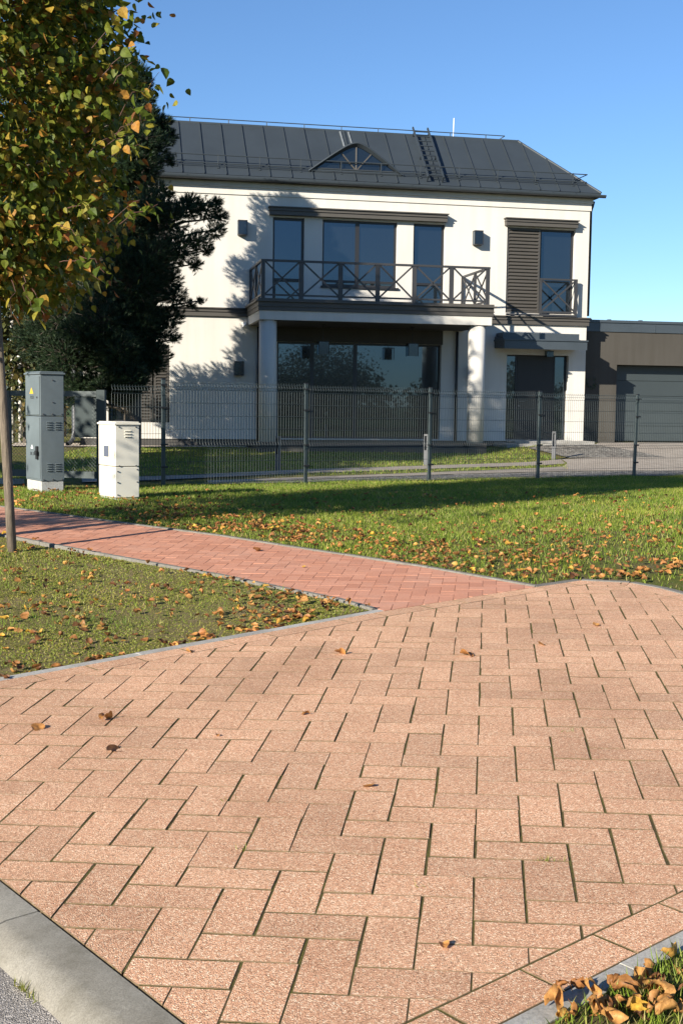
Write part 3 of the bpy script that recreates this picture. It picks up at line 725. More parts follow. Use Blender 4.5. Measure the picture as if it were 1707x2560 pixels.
# entrance
s0, s1, z0, z1 = G_['dr']
window('dr', sub=(s0, s0 + .33, z0, z1), p=-.14, fw=.04); window('dr', sub=(s1 - .36, s1, z0, z1), p=-.14, fw=.04)
hbox(s0 + .335, s1 - .365, -.20, -.14, z0 + .003, z1 - .003).build('door', 'black', house)
door = [o for o in house.children if o.name.startswith('door')][0]
b = MB(); hbox(4.26, 4.275, -.138, -.10, 1.03, 1.05, b); hbox(4.26, 4.42, -.115, -.098, 1.03, 1.05, b); b.tube([HP(4.27, -.138, .92), HP(4.27, -.125, .92)], .028, 12); b.build('handle', 'steel', door)
b = hbox(3.56, 5.62, .004, .55, 2.62, 2.78); o = b.build('door_canopy', 'coping', house)
b = MB(); b.hexa([HP(3.52, .004, 2.40), HP(5.74, .004, 2.40), HP(5.74, .80, 2.36), HP(3.52, .80, 2.36), HP(3.52, .004, 2.70), HP(5.74, .004, 2.70), HP(5.74, .80, 2.57), HP(3.52, .80, 2.57)])
hbox(3.50, 5.76, .004, .83, 2.575, 2.61, b); b.build('canopy_eave', 'coping', o)
b = MB(); hbox(4.86, 5.04, .10, .28, 2.20, 2.355, b); b.build('canopy_lamp', 'lampglass', o)
b = hbox(3.55, 6.0, .02, 1.05, -.35, -.04); st = b.build('door_step', 'edging', house)
b = hbox(3.9, 6.05, .02, .75, -.038, .02); b.build('upper_step', 'edging', st)
# roof: mansard with a flat top
EP, EZ = .22, 6.42; RR = 1.40; RZ = 7.98; ES0, ES1 = H0 - .2, H1 + .2; TS0, TS1 = ES0 + 1.66, 4.50
hbox(ES0 + .05, ES1 - .05, -9.65, EP - .04, 6.302, 6.34).build('soffit', 'frame', house)
PB = -9.7; RB = -8.1
b = MB()
cs = [HP(ES0, EP, EZ - .03), HP(ES1, EP, EZ - .03), HP(ES1, PB, EZ - .03), HP(ES0, PB, EZ - .03)]; ct = [HP(TS0, -RR, RZ - .03), HP(TS1, -RR, RZ - .03), HP(TS1, RB, RZ - .03), HP(TS0, RB, RZ - .03)]
b.hexa(cs + ct); roof = b.build('roof', 'roof', house)
b = hbox(ES0, ES1, EP - .03, EP, 6.33, EZ - .001); hbox(ES0, ES0 + .03, -9.7, EP - .031, 6.33, EZ - .001, b); hbox(ES1 - .03, ES1, -9.7, EP - .031, 6.33, EZ - .001, b); b.build('fascia', 'roof', roof)
def gutter(a, c, nrm):
    b = MB(); a, c = Vector(HP(*a)), Vector(HP(*c)); n_ = 8; k = len(b.v)
    for P_ in (a, c):
        for i in range(n_ + 1):
            t = math.pi * i / n_; b.v.append(tuple(P_ + nrm * (.06 - .06 * math.cos(t)) + Vector((0, 0, -.075 * math.sin(t)))))
    for i in range(n_): b.f.append((i, i + 1, n_ + 2 + i, n_ + 1 + i))
    b.f += [tuple(range(n_ + 1)), tuple(range(2 * n_ + 1, n_, -1))]
    return b
gt = gutter((ES0 - .1, EP + .004, 6.37), (ES1 + .1, EP + .004, 6.37), NO3).build('gutter', 'roof', roof)
s = ES0 + .3
while s < ES1:
    hbox(s - .012, s + .012, EP + .01, EP + .135, 6.368, 6.378).build('gutter_bracket', 'roof', gt); s += .62
def rp(s, t): return (EP + (-RR - EP) * t, EZ + (RZ - EZ) * t)     # front slope at height fraction t
RN = Vector((0, 0, 1)) * (EP + RR) + NO3 * (RZ - EZ); RN.normalize()
pitch = .535; s = ES0; k = 0
while s < ES1:
    e = min(s + pitch, ES1); pts = []
    def tl(x): return 1.0 if TS0 <= x <= TS1 else ((x - ES0) / (TS0 - ES0) if x < TS0 else (ES1 - x) / (ES1 - TS1))
    knots = [s] + [x for x in (TS0, TS1) if s < x < e] + [e]
    low = [(x, 0) for x in (s, e)]; up = [(x, max(.0, tl(x))) for x in reversed(knots)]
    P_ = [Vector(HP(x, *rp(x, t))) + RN * .012 for x, t in low + up if True]
    b = MB(); n = len(P_); j = random.uniform(-.003, .003)
    b.v = [tuple(q + RN * j) for q in P_] + [tuple(q - RN * .012) for q in P_]; b.f = [tuple(range(n)), tuple(range(2 * n - 1, n - 1, -1))] + [(i, (i + 1) % n, n + (i + 1) % n, n + i) for i in range(n)]
    b.build('roof_panel', 'roof', roof)
    if s > ES0 + .1 and tl(s) > .06:
        b = MB(); a = Vector(HP(s, *rp(s, .0))); c = Vector(HP(s, *rp(s, tl(s)))); b.beam(a + RN * .028, c + RN * .028, .016, .03, tuple(RN)); b.build('seam', 'roof', roof)
    s = e; k += 1
for (a, c) in (((ES1, EP, EZ), (TS1, -RR, RZ)), ((ES0, EP, EZ), (TS0, -RR, RZ))):
    b = MB(); b.tube([Vector(HP(*a)) + Vector((0, 0, .02)), Vector(HP(*c)) + Vector((0, 0, .02))], .03, 8); b.build('hip_cap', 'roof', roof)
b = MB(); hbox(TS0 - .03, TS1 + .03, -RR - .10, -RR + .04, RZ - .02, RZ + .03, b); hbox(TS0, TS1, RB, -RR - .102, RZ - .031, RZ - .005, b); b.build('top_flashing', 'roof', roof)
# eyebrow dormer
DP = -.06; DC, DZ0 = -.19, 6.70
def eyebrow(x, half, h): 
    t = min(1, abs(x) / half); return h * (.5 + .5 * math.cos(math.pi * t)) if True else 0
N_ = 32
outer = []; inner = []
bell = lambda u: 1 - (math.sqrt(u * u + .035) - math.sqrt(.035)) / (math.sqrt(1.035) - math.sqrt(.035))
for i in range(N_ + 1):
    u = -1 + 2 * i / N_; outer.append((DC + u * (1.22 if u < 0 else 1.20), DZ0 - .02 + .74 * bell(u)))
    inner.append((DC + u * 1.02, DZ0 + .035 + .575 * bell(u)))
b = MB(); k = 0
for (x, z) in outer:
    pr = EP - (z - EZ) / (RZ - EZ) * (EP + RR) - .03
    b.v += [HP(x, DP + .12, z), HP(x, min(pr, DP + .05), z + .0), HP(x, DP + .12, z - .035)]
for i in range(N_):
    a = 3 * i; b.f += [(a, a + 3, a + 4, a + 1), (a + 2, a + 5, a + 3, a)]
dm = b.build('dormer', 'roof', roof, True)
b = MB()
for (x, z), (xi, zi) in zip(outer, inner): b.v += [HP(x, DP + .118, max(z - .034, DZ0 - .05)), HP(xi, DP + .02, zi)]
for i in range(N_): a = 2 * i; b.f.append((a, a + 2, a + 3, a + 1))
hbox(DC - 1.1, DC + 1.1, DP - .3, DP + .05, DZ0 - .12, DZ0 + .02, b); b.build('dormer_face', 'roof', dm)
b = MB(); b.poly([HP(x, DP, z) for x, z in inner] + [HP(inner[-1][0], DP, DZ0), HP(inner[0][0], DP, DZ0)]); b.build('dormer_pane', 'darkglass', dm)
for ang in (-42, 0, 42):
    b = MB(); L_ = .60 if ang == 0 else .56; hbeam(b, (DC, DP + .015, DZ0 + .03), (DC + L_ * math.sin(R(ang)), DP + .015, DZ0 + .03 + L_ * math.cos(R(ang))), .03, .03); b.build('glazing_bar', 'trim', dm)
b = MB(); hbox(DC - .95, DC + .95, DP + .002, DP + .04, DZ0 + .02, DZ0 + .06, b); b.build('dormer_sill', 'rail', dm)
for x in (-.10, .12):
    b = MB(); b.beam(Vector(HP(DC - .05 + x, *rp(0, .66))) + RN * .03, Vector(HP(DC - .07 + x, *rp(0, .97))) + RN * .03, .035, .02, tuple(RN)); b.build('sealed_seam', 'flash', roof)
# snow guard rails, ridge rail, ladder, rods
g_o = MB().tube([HP(-6.8, rp(0, .15)[0] + .06, rp(0, .15)[1] + .02), HP(5.93, rp(0, .15)[0] + .06, rp(0, .15)[1] + .02)], .01, 6).build('snow_guard', 'roof', roof); s = -6.7
while s < 5.95:
    p_, z_ = rp(0, .15); a = Vector(HP(s, p_, z_)); sg = MB(); sg.beam(a, a + Vector((0, 0, .29)) + NO3 * .05, .018, .025); sg.beam(a - NO3 * -.08 + Vector((0, 0, -.05)), a - NO3 * .12 + Vector((0, 0, .13)), .05, .02, tuple(RN)); sg.build('stanchion', 'roof', g_o); s += 1.02
p_, z_ = rp(0, .15)
for dz, dp in ((.27, .047), (.08, .015)):
    b = MB(); b.tube([HP(-6.8, p_ + dp, z_ + dz), HP(5.93, p_ + dp, z_ + dz)], .014, 6); b.build('guard_rail', 'roof', g_o)
b = MB(); b.tube([HP(5.93, p_ + .047, z_ + .27), HP(5.55, p_ - .25, z_ + .10), HP(5.5, p_ + .0, z_ + .05)], .012, 6); b.build('guard_rail', 'roof', g_o)
b = MB(); b.tube([HP(-5.3, -RR - .02, RZ + .13), HP(4.15, -RR - .02, RZ + .13)], .012, 6); b.tube([HP(4.15, -RR - .02, RZ + .13), HP(4.0, -RR - .1, RZ + .03)], .012, 6)
s = -5.2
while s < 4.2: b.beam(HP(s, -RR - .02, RZ + .0), HP(s, -RR - .02, RZ + .13), .02, .03); s += .98
b.build('ridge_rail', 'roof', roof)
b = MB(); ls = 1.80
for dx in (-.2, .2):
    a = Vector(HP(ls + dx, *rp(0, .05))) + RN * .16; c = Vector(HP(ls + dx, *rp(0, 1.0))) + RN * .16; b.beam(a, c + (c - a).normalized() * .12, .035, .05, tuple(RN))
    for t in (.06, .5, .97): q0 = Vector(HP(ls + dx, *rp(0, t))); b.beam(q0, q0 + RN * .15, .03, .03)
lad = b.build('roof_ladder', 'roof', roof)
for i in range(10):
    t = .09 + i * .098; a = Vector(HP(ls - .19, *rp(0, t))) + RN * .16; c = Vector(HP(ls + .19, *rp(0, t))) + RN * .16; b = MB(); b.beam(a, c, .028, .02, tuple(RN)); b.build('rung', 'roof', lad)
b = MB(); b.tube([HP(3.0, -RR - 1.0, RZ), HP(3.02, -RR - 1.0, RZ + .75)], .012, 6); b.build('lightning_rod', 'paperw', roof)

# pendant lamps under the balcony
for s, lab in ((-1.19, 'glass box lantern hanging under the balcony by the square-framed sliding door'), (1.04, 'glass box lantern hanging under the balcony by the downpipe')):
    t = thing('pendant_lamp', HP(s, 1.1, 2.10), lab, 'lantern', 'lanterns hanging under the balcony')
    b = MB(); b.tube([HP(s, 1.1, 2.42), HP(s, 1.1, 2.814)], .008, 6); hbox(s - .05, s + .05, 1.05, 1.15, 2.80, 2.814, b); b.build('cord', 'black', t)
    b = MB()
    for x in (-.13, .115):
        for y in (-.13, .115): hbox(s + x, s + x + .015, 1.1 + y, 1.1 + y + .015, 2.10, 2.40, b)
    hbox(s - .13, s + .13, .97, 1.23, 2.40, 2.42, b); b.build('lamp_frame', 'black', t)
    b = MB(); hbox(s - .113, s + .113, 1.222, 1.226, 2.105, 2.398, b); hbox(s - .128, s - .124, .99, 1.21, 2.105, 2.398, b); b.build('lamp_glass', 'lampglass', t)
    b = MB(); b.tube([HP(s, 1.1, 2.40), HP(s, 1.1, 2.28), HP(s, 1.1, 2.22)], [.015, .03, .012], 8); b.build('bulb', 'paperw', t)

# ------------------------------------------------------------------ garage
gar = thing('garage', HP(9, -.5, -.05), 'low flat-roofed taupe garage with a grey sectional door beside the white house', 'garage')
GPp = -.50
def gw():
    b = MB(); hbox(6.045, 7.15, GPp - .6, GPp, -.05, 2.93, b); hbox(7.151, 12.0, GPp - .6, GPp, 2.06, 2.93, b); hbox(12.001, 13.5, GPp - .6, GPp, -.05, 2.93, b); hbox(13.1, 13.5, -8, GPp - .601, -.05, 2.93, b); hbox(6.05, 13.5, -8.3, -8.001, -.05, 2.93, b)
    hbox(6.1, 13.45, -8.2, GPp - .05, 2.94, 3.05, b); return b
gw().build('wall', 'taupe', gar)
b = MB(); hbox(6.045, 13.52, GPp - .3, GPp + .03, 2.932, 3.17, b); hbox(6.045, 13.54, GPp - .32, GPp + .06, 3.172, 3.24, b); cpn = b.build('coping', 'coping', gar)
for s in (6.62, 8.2, 9.8): hbox(s - .012, s + .012, GPp + .031, GPp + .04, 2.935, 3.17).build('coping_joint', 'coping', cpn)
gd = hbox(7.155, 11.995, GPp - .42, GPp - .40, .0, 2.058).build('garage_door', 'frame', gar)
for i in range(5):
    z0 = .005 + i * .41; hbox(7.16, 11.99, GPp - .399, GPp - .36, z0 + .004, z0 + .404).build('door_panel', 'garage_door', gd)
b = MB(); c = Vector(HP(6.42, GPp + .02, 1.55)); 
for i in range(60):
    t = random.random() * 6.28; q0 = c + UX3 * (.13 * math.cos(t)) + Vector((0, 0, .13 * math.sin(t))); dv = Vector((random.gauss(0, .05), random.gauss(0, .03), random.gauss(0, .05))); b.poly([q0, q0 + dv, q0 + dv * .5 + Vector((.02, 0, .02))])
wr_ = b.build('door_wreath', 'needle'); tag(wr_, 'dark evergreen wreath hanging on the shaded garage wall', 'wreath')
for s in (6.35, 6.9, 7.8, 9.1, 10.2):
    b = MB(); hbox(s - .04, s + .04, GPp - .1, GPp + .02, 3.242, 3.262, b); b.build('coping_clip', 'coping', cpn)

# ------------------------------------------------------------------ garden behind the fence
def strip(name, top, bot, mat, off=.006): return drape(name, top + bot[::-1], off, mat, .8)
strip('garden_path', [(-4.2, 19.6), (-3.02, 20.66), (-2.2, 21.6), (-.69, 23.3), (2.54, 25.9), (5.0, 27.8)], [(-4.0, 18.7), (-2.88, 19.75), (-2.08, 20.72), (-.65, 22.35), (2.41, 25.0), (4.95, 26.9)], 'drive')
strip('wheel_track', [(-2.2, 19.75), (-.58, 21.30), (2.38, 24.1), (4.75, 26.2)], [(-2.1, 19.2), (-.556, 20.75), (2.26, 23.3), (4.65, 25.1)], 'drive')
drape('forecourt', [(4.65, 25.1), (4.75, 26.2), (5.0, 27.0), (5.02, 27.8), (7.4, 29.0), (6.5, 31.3), (6.9, 32.6), (20, 36.2), (20, 30), (9.0, 27.6), (7.3, 26.2)], .007, 'drive', .8)
drape('gravel_bed', [(4.6, 30.3), (5.42, 31.15), (6.45, 31.3), (7.7, 28.9), (5.25, 28.05)], .010, 'darkgravel', .8)
strip('gravel_strip', [(-2.3, 18.95), (-.56, 20.65), (2.26, 23.2), (4.65, 25.0), (7.5, 26.3)], [(-2.2, 18.85), (-.50, 19.95), (2.3, 21.75), (4.9, 23.5), (7.6, 25.2)], 'darkgravel', .004)
hps = lambda s, p: (OX + UX[0] * s + NO[0] * p, OY + UX[1] * s + NO[1] * p)
drape('gravel_border', [hps(-8.6, -1.5), hps(-8.6, .75), hps(-2.95, .75), hps(-2.95, .0), hps(-7.0, .0), hps(-7.0, -1.5)], .012, 'gravel', .8)
for i, (x, y) in enumerate(((1.766, 25.645), (4.827, 27.766), (-1.209, 22.947))):
    z = surf(x, y); lab = ('slotted steel path light between lawn and path, nearest the round sunlit column', 'square steel path light with a slot, standing before the front door', 'square steel path light standing in the shade before the shaded column')[i]
    t = thing('path_light', (x, y, z), lab, 'path light', 'path lights in the garden')
    b = MB(); b.box(-.045, .045, -.045, .045, -.05, .30, lambda a, c, d: (x + a * .9 + c * .3, y + c * .9 - a * .3, z + d)); b.build('post', 'steel', t)
    fn = lambda a, c, d: (x + a * .9 + c * .3, y + c * .9 - a * .3, z + d)
    b = MB(); b.box(-.045, -.027, -.045, .045, .301, .60, fn); b.box(.027, .045, -.045, .045, .301, .60, fn); b.box(-.045, .045, -.045, .045, .601, .64, fn); b.box(-.0265, .0265, .02, .04, .301, .60, fn); b.build('lamp_head', 'steel', t)

# ------------------------------------------------------------------ fence
fz = lambda k: (F0[0] + FD[0] * 2.52 * k, F0[1] + FD[1] * 2.52 * k)
fence = thing('wire_fence', (*F0, surf(*F0)), 'dark green-grey welded wire mesh fence with square posts in front of the house', 'fence')
FN = Vector((FD[1], -FD[0], 0)); FD3 = Vector((FD[0], FD[1], 0))
tops = {}
posts = [-.34] + list(range(0, 7))
def fpt(k, h, out=0): x, y = fz(k); return Vector((x, y, 0)) + Vector((0, 0, h)) + FN * out
hb = [surf(*fz(k)) for k in range(7)]
lean = {4: .035, 3: .008}
for k in range(0, 7):
    z0 = surf(*fz(k)); b = MB(); c = fpt(k, 0, -.035); ln = FD3 * lean.get(k, 0)
    q = lambda a, o_, z, l=0: c + FD3 * a + FN * o_ + Vector((0, 0, z)) + ln * l
    H = 1.60
    b.hexa([q(-.03, -.02, z0 - .1), q(.03, -.02, z0 - .1), q(.03, .02, z0 - .1), q(-.03, .02, z0 - .1), q(-.03, -.02, z0 + H, 1), q(.03, -.02, z0 + H, 1), q(.03, .02, z0 + H, 1), q(-.03, .02, z0 + H, 1)])
    po = b.build('post', 'fence', fence, bevel=.004)
    b = MB(); b.hexa([q(-.033, -.023, z0 + H, 1), q(.033, -.023, z0 + H, 1), q(.033, .023, z0 + H, 1), q(-.033, .023, z0 + H, 1), q(-.03, -.02, z0 + H + .02, 1), q(.03, -.02, z0 + H + .02, 1), q(.03, .02, z0 + H + .02, 1), q(-.03, .02, z0 + H + .02, 1)]); b.build('cap', 'black', po)
    for hh in (.28, .62, 1.18, 1.52):
        l = hh / H; b = MB(); b.hexa([q(-.055, .022, z0 + hh - .014, l), q(.055, .022, z0 + hh - .014, l), q(.055, .052, z0 + hh - .014, l), q(-.055, .052, z0 + hh - .014, l), q(-.055, .022, z0 + hh + .014, l), q(.055, .022, z0 + hh + .014, l), q(.055, .052, z0 + hh + .014, l), q(-.055, .052, z0 + hh + .014, l)]); b.build('bracket', 'black', po)
def panel(k0, k1, z0):
    b = MB(); Hs = [0, .13, .33, .53, .58, .63, .83, 1.03, 1.23, 1.43, 1.48, 1.53]
    outp = lambda h: .032 if h in (.58, 1.48) else 0
    n = int(round((k1 - k0) * 2.52 / .05)); r_ = .0027
    for i in range(n + 1):
        k = k0 + (k1 - k0) * (i + .3) / (n + .6)
        pts = [fpt(k, z0 + h, outp(h)) for h in (0, .53, .58, .63, 1.43, 1.48, 1.53)] + [fpt(k, z0 + 1.555)]
        b.tube(pts, r_, 4, False)
    for h in Hs: b.tube([fpt(k0 + .012, z0 + h, outp(h) + .006), fpt(k1 - .012, z0 + h, outp(h) + .006)], .0028, 4, False)
    return b.build('wire_panel', 'fence', fence, kind='stuff')
panel(-.34, -.012, surf(*fz(0)) - .045)
for k in range(6): panel(k + .012, k + 1 - .012, surf(*fz(k + .5)) + .035)

# gate at the end of the fence
ga = Vector((-3.50, 17.97, 0)); gb = Vector((-5.12, 18.42, 0)); gd_ = (gb - ga).normalized(); gz = surf(ga.x, ga.y)
gate = thing('garden_gate', (-4.3, 18.2, gz), 'dark steel frame gate with chain-link infill behind the grey cabinet', 'gate')
def gq(t, z): return ga + gd_ * t + Vector((0, 0, gz + z))
GL = (gb - ga).length
b = MB(); b.beam(gq(.06, -.2), gq(.06, 1.42), .12, .14, (0, 1, 0)); b.build('post', 'fence', gate)
b = MB(); b.beam(gq(GL - .05, -.2), gq(GL - .05, 1.40), .12, .12, (0, 1, 0)); b.build('post', 'fence', gate)
b = MB(); b.beam(gq(.13, 1.36), gq(GL - .12, 1.36), .06, .08); b.build('top_rail', 'fence', gate)
b = MB(); b.beam(gq(.13, .16), gq(GL - .12, .16), .06, .10); b.build('bottom_rail', 'fence', gate)
b = MB(); b.beam(gq(.30, .72), gq(.30, 1.31), .34, .05, (0, 1, 0)); b.build('lock_box', 'fence', gate)
b = MB(); st_ = .055; t = -1.2
while t < GL:
    for sgn in (1, -1):
        x0, x1 = (t, t + 1.13) if sgn > 0 else (t + 1.13, t); z0, z1 = .2, 1.33
        lo, hi = .14, GL - .13
        # clip the diagonal to the frame
        f = lambda x: z0 + (x - x0) / (x1 - x0) * (z1 - z0); xa, xb = max(min(x0, x1), lo), min(max(x0, x1), hi)
        if xb - xa > .02: b.tube([gq(xa, f(xa)), gq(xb, f(xb))], .0022, 3, False)
    t += st_
b.build('chain_link', 'fence', gate, kind='stuff')
b = MB(); b.beam(gq(GL - .25, -.15), gq(GL + .25, -.15), .3, .42, (0, 0, 1)); tag(b.build('concrete_footing', 'edging'), 'low concrete block footing under the gate post', 'footing')
for i, (px, Y, zt) in enumerate(((32, 31.5, 3.2), (51, 31.0, 2.15))):
    X = (px - 853.5) / FPX * Y * 1.0; zz = surf(X, Y); b = MB(); b.tube([(X, Y, zz - .1), (X, Y, zz + zt)], .05, 12); b.tube([(X, Y, zz + zt), (X, Y, zz + zt + .06)], .07, 12)
    tag(b.build('white_post', 'white', None, True), ('tall slim white post seen past the gate', 'shorter slim white post seen past the gate')[i], 'post')

# ------------------------------------------------------------------ cabinets
def cabinet(name, c0, wl, wr, zb, H, split, mat, base_h, label, front):
    """c0: nearest corner; left face runs along -FN side, right face along the fence"""
    c = Vector((c0[0], c0[1], 0)); dl = Vector((-FD[1], FD[0], 0)); dr = FD3
    fn = lambda a, o_, z: c + dl * a + dr * o_ + Vector((0, 0, zb + z))
    t = thing(name, (c0[0], c0[1], zb), label, 'cabinet', 'electrical cabinets by the fence')
    e = .004
    b = MB(); b.box(.01, wl - .01, .01, wr - .01, -.1, base_h, fn); b.build('base', 'cabbase', t, bevel=.004)
    b = MB(); b.box(0, wl, 0, wr, base_h + e, split - e, fn); lo = b.build('lower_body', mat, t, bevel=.006)
    b = MB(); b.box(0, wl, 0, wr, split + e, H - .035, fn); up = b.build('upper_body', mat, t, bevel=.006)
    b = MB(); b.box(-.018, wl + .018, -.018, wr + .018, H - .033, H - .008, fn); b.box(.0, wl, .0, wr, H - .007, H + .008, fn); b.build('lid', mat, t, bevel=.006)
    return t, fn, lo, up
MT['cabbase'] = concrete('cabinet_base', (.42, .43, .42), 60)
def louvre(fn, par, mat, a0, w, z, n, dz):
    for i in range(n):
        b = MB(); zz = z + i * dz
        b.hexa([fn(-.001, a0, zz - .008), fn(-.001, a0 + w, zz - .008), fn(.002, a0 + w, zz - .008), fn(.002, a0, zz - .008), fn(-.016, a0, zz + .002), fn(-.016, a0 + w, zz + .002), fn(.002, a0 + w, zz + .010), fn(.002, a0, zz + .010)]); b.build('louvre', mat, par)
def bolt(fn, par, o_, z):
    b = MB(); b.tube([fn(.001, o_, z), fn(-.012, o_, z)], .009, 8); b.build('bolt', 'steel', par)
za = surf(-4.1, 16.55)
A_, fa, alo, aup = cabinet('electrical_cabinet', (-4.10, 16.55), .62, .33, za, 1.63, 1.03, 'cabgrey', .14, 'tall grey metal electrical cabinet with warning triangles beside the gate', 'l')
# on the left face (o = 0 side is outward: dr negative): doors slightly proud
fl = lambda a, d, z: fa(a, -d, z)       # d outwards from the left face
b = MB(); b.box(.02, .585, .001, .010, 0, 1, lambda a, d, z: fl(a, d, 1.05 + z * .52)); b.build('door', 'cabgrey', aup, bevel=.003)
b = MB(); b.box(.02, .585, .001, .010, 0, 1, lambda a, d, z: fl(a, d, .17 + z * .84)); dlo = b.build('door', 'cabgrey', alo, bevel=.003)
def tri(fn, par, a, z, w, h, mat):
    b = MB(); b.v = [fn(a - w, .0105, z), fn(a + w, .0105, z), fn(a, .0105, z + h), fn(a - w, .013, z), fn(a + w, .013, z), fn(a, .013, z + h)]; b.f = [(0, 1, 2), (5, 4, 3), (0, 3, 4, 1), (1, 4, 5, 2), (2, 5, 3, 0)]; b.build('warning_triangle', mat, par)
tri(fl, aup, .33, 1.335, .075, .085, 'yellow'); tri(fl, alo, .33, .58, .05, .055, 'paperw')
def lettering(txt, size, par, origin, xdir, nrm):
    cu = bpy.data.curves.new('lettering', 'FONT'); cu.body = txt; cu.size = size; cu.align_x = 'CENTER'; cu.extrude = .0006
    o = bpy.data.objects.new('lettering_tmp', cu); col.objects.link(o); dg = bpy.context.evaluated_depsgraph_get(); me = bpy.data.meshes.new_from_object(o.evaluated_get(dg)); bpy.data.objects.remove(o)
    y = Vector((0, 0, 1)); M4 = Matrix((xdir, y, nrm)).transposed().to_4x4(); M4.translation = origin; me.transform(M4)
    me.materials.clear(); me.materials.append(MT['ink']); me.name = 'lettering'
    return link('lettering', me, None, par)
dlv = Vector((-FD[1], FD[0], 0)); lettering('71521', .062, aup, fl(.31, .012, 1.265), -dlv, -FD3); lettering('DK 331', .062, alo, fl(.31, .012, .49), -dlv, -FD3)
b = MB(); b.box(.06, .12, .011, .04, .44, .62, fl); b.box(.03, .10, .041, .06, .50, .56, fl); b.build('door_handle', 'black', dlo, bevel=.006)
b = MB(); b.tube([fl(.10, .011, 1.285), fl(.10, .022, 1.285)], .013, 10); b.build('lock', 'steel', aup)
frt = lambda a, o_, z: fa(a, o_, z)
for o_ in (.07, .19): louvre(frt, alo, 'cabgrey', o_ + .015, .07, .85, 4, .032); louvre(frt, alo, 'cabgrey', o_ + .015, .07, .28, 4, .032)
for o_, z in ((.17, 1.52), (.17, 1.22)): bolt(fa, aup, o_, z)
for o_ in (.035, .165, .295): bolt(fa, aup, o_, 1.06); bolt(fa, alo, o_, .165)
zb_ = surf(-2.88, 15.45)
B_, fb_, blo, bup = cabinet('electrical_cabinet', (-2.88, 15.45), .56, .325, zb_, .985, .42, 'cabwhite', .02, 'short ivory electrical cabinet with a dark hatch window standing on the grass', 'l')
B_.name = 'utility_cabinet'
fl2 = lambda a, d, z: fb_(a, -d, z)
b = MB(); b.box(.02, .54, .001, .009, .435, .93, fl2); bd = b.build('door', 'cabwhite', bup, bevel=.003)
b = MB(); b.box(.20, .36, .0095, .014, .54, .68, fl2); b.build('hatch_window', 'bluegrey', bd)
b = MB(); b.box(.09, .46, .001, .007, .20, .385, fl2); b.build('hatch', 'cabwhite', blo, bevel=.002)
louvre(fb_, bup, 'cabwhite', .125, .085, .80, 3, .037)
for o_ in (.05, .28): bolt(fb_, bup, o_, .925); bolt(fb_, bup, o_, .43)
for o_, z in ((.03, .36), (.03, .22), (.03, .06), (.295, .38), (.295, .22)): bolt(fb_, blo, o_, z)

# ------------------------------------------------------------------ trees
LEAF_V = [(0, 0, 0), (-.42, .10, .05), (.42, .10, .05), (-.50, .42, .10), (.50, .42, .10), (-.28, .78, .04), (.28, .78, .04), (0, 1.12, -.06), (0, .45, -.03)]
LEAF_F = [(0, 8, 1), (0, 2, 8), (1, 8, 3), (2, 4, 8), (3, 8, 5), (4, 6, 8), (5, 8, 7), (6, 7, 8)]
def leafset(P, out, size, droop=.55):
    """orientation and scale for leaves at P; out = outward direction"""
    N = len(P); tip = out * .5 + rng.normal(0, .55, (N, 3)); tip[:, 2] -= droop; tip /= np.linalg.norm(tip, axis=1, keepdims=True)
    nz = rng.normal(0, .6, (N, 3)) + np.array([0, -.25, .55]); nz -= tip * (nz * tip).sum(1, keepdims=True); nz /= np.linalg.norm(nz, axis=1, keepdims=True)
    x = np.cross(tip, nz); sc = size * rng.uniform(.7, 1.25, (N, 1, 1))
    return np.stack([x * .92, tip, nz], 2) * sc
def branch(b, p0, p1, r0, r1, wob=.12, n=5, seg=6):
    p0, p1 = Vector(p0), Vector(p1); L_ = (p1 - p0).length; pts = []
    for i in range(n + 1):
        t = i / n; w = Vector((random.gauss(0, 1), random.gauss(0, 1), random.gauss(0, .6))) * wob * L_ * .25 * math.sin(math.pi * t); pts.append(p0.lerp(p1, t) + w + Vector((0, 0, .06 * L_ * math.sin(math.pi * t))))
    b.tube(pts, [r0 + (r1 - r0) * i / n for i in range(n + 1)], seg, False); return pts
lin = thing('linden_tree', (-3.62, 11.45, surf(-3.62, 11.45)), 'young linden with green and yellowing leaves by the sidewalk, held by a wooden stake', 'tree')
tb = MB(); tz = surf(-3.62, 11.45); tb.tube([(-3.62, 11.45, tz - .1), (-3.63, 11.44, tz + 1.2), (-3.60, 11.42, tz + 2.4), (-3.66, 11.4, tz + 4.2), (-3.6, 11.4, tz + 6.8)], [.085, .07, .062, .045, .012], 10, False)
tb.build('trunk', 'bark', lin, True)
CC = np.array([-3.78, 11.15, 4.45]); CR = np.array([1.85, 1.9, 2.95])
bb = MB(); tips = []
for i in range(46):
    th = random.uniform(0, 2 * math.pi); ph = random.uniform(-.95, 1.0); rr = math.sqrt(max(0, 1 - ph * ph * .9)); e = CC + CR * np.array([rr * math.cos(th), rr * math.sin(th), ph]) * random.uniform(.72, .96)
    hgt = min(max(2.1 + tz, e[2] - .9), 6.6); pts = branch(bb, (-3.62, 11.42, hgt), e, .013, .004, .2); tips += [(np.array(p), i) for p in pts[2:]]
bb.build('branches', 'bark', lin, True)
N = 46000
u = rng.normal(0, 1, (N, 3)); u /= np.linalg.norm(u, axis=1, keepdims=True); rad = rng.uniform(.42, 1, N) ** .55
ncl = 640; cu_ = rng.normal(0, 1, (ncl, 3)); cu_ /= np.linalg.norm(cu_, axis=1, keepdims=True); ccen = CC + CR * cu_ * (rng.uniform(.45, 1, (ncl, 1)) ** .6)
ci = rng.integers(0, ncl, N); P = ccen[ci] + rng.normal(0, 1, (N, 3)) * np.array([.21, .21, .19])
P = np.where(rng.random((N, 1)) < .40, CC + CR * u * rad[:, None] * .97, P)
P = P[P[:, 2] > 2.28 + .25 * vnoise(P, 2, 9)]
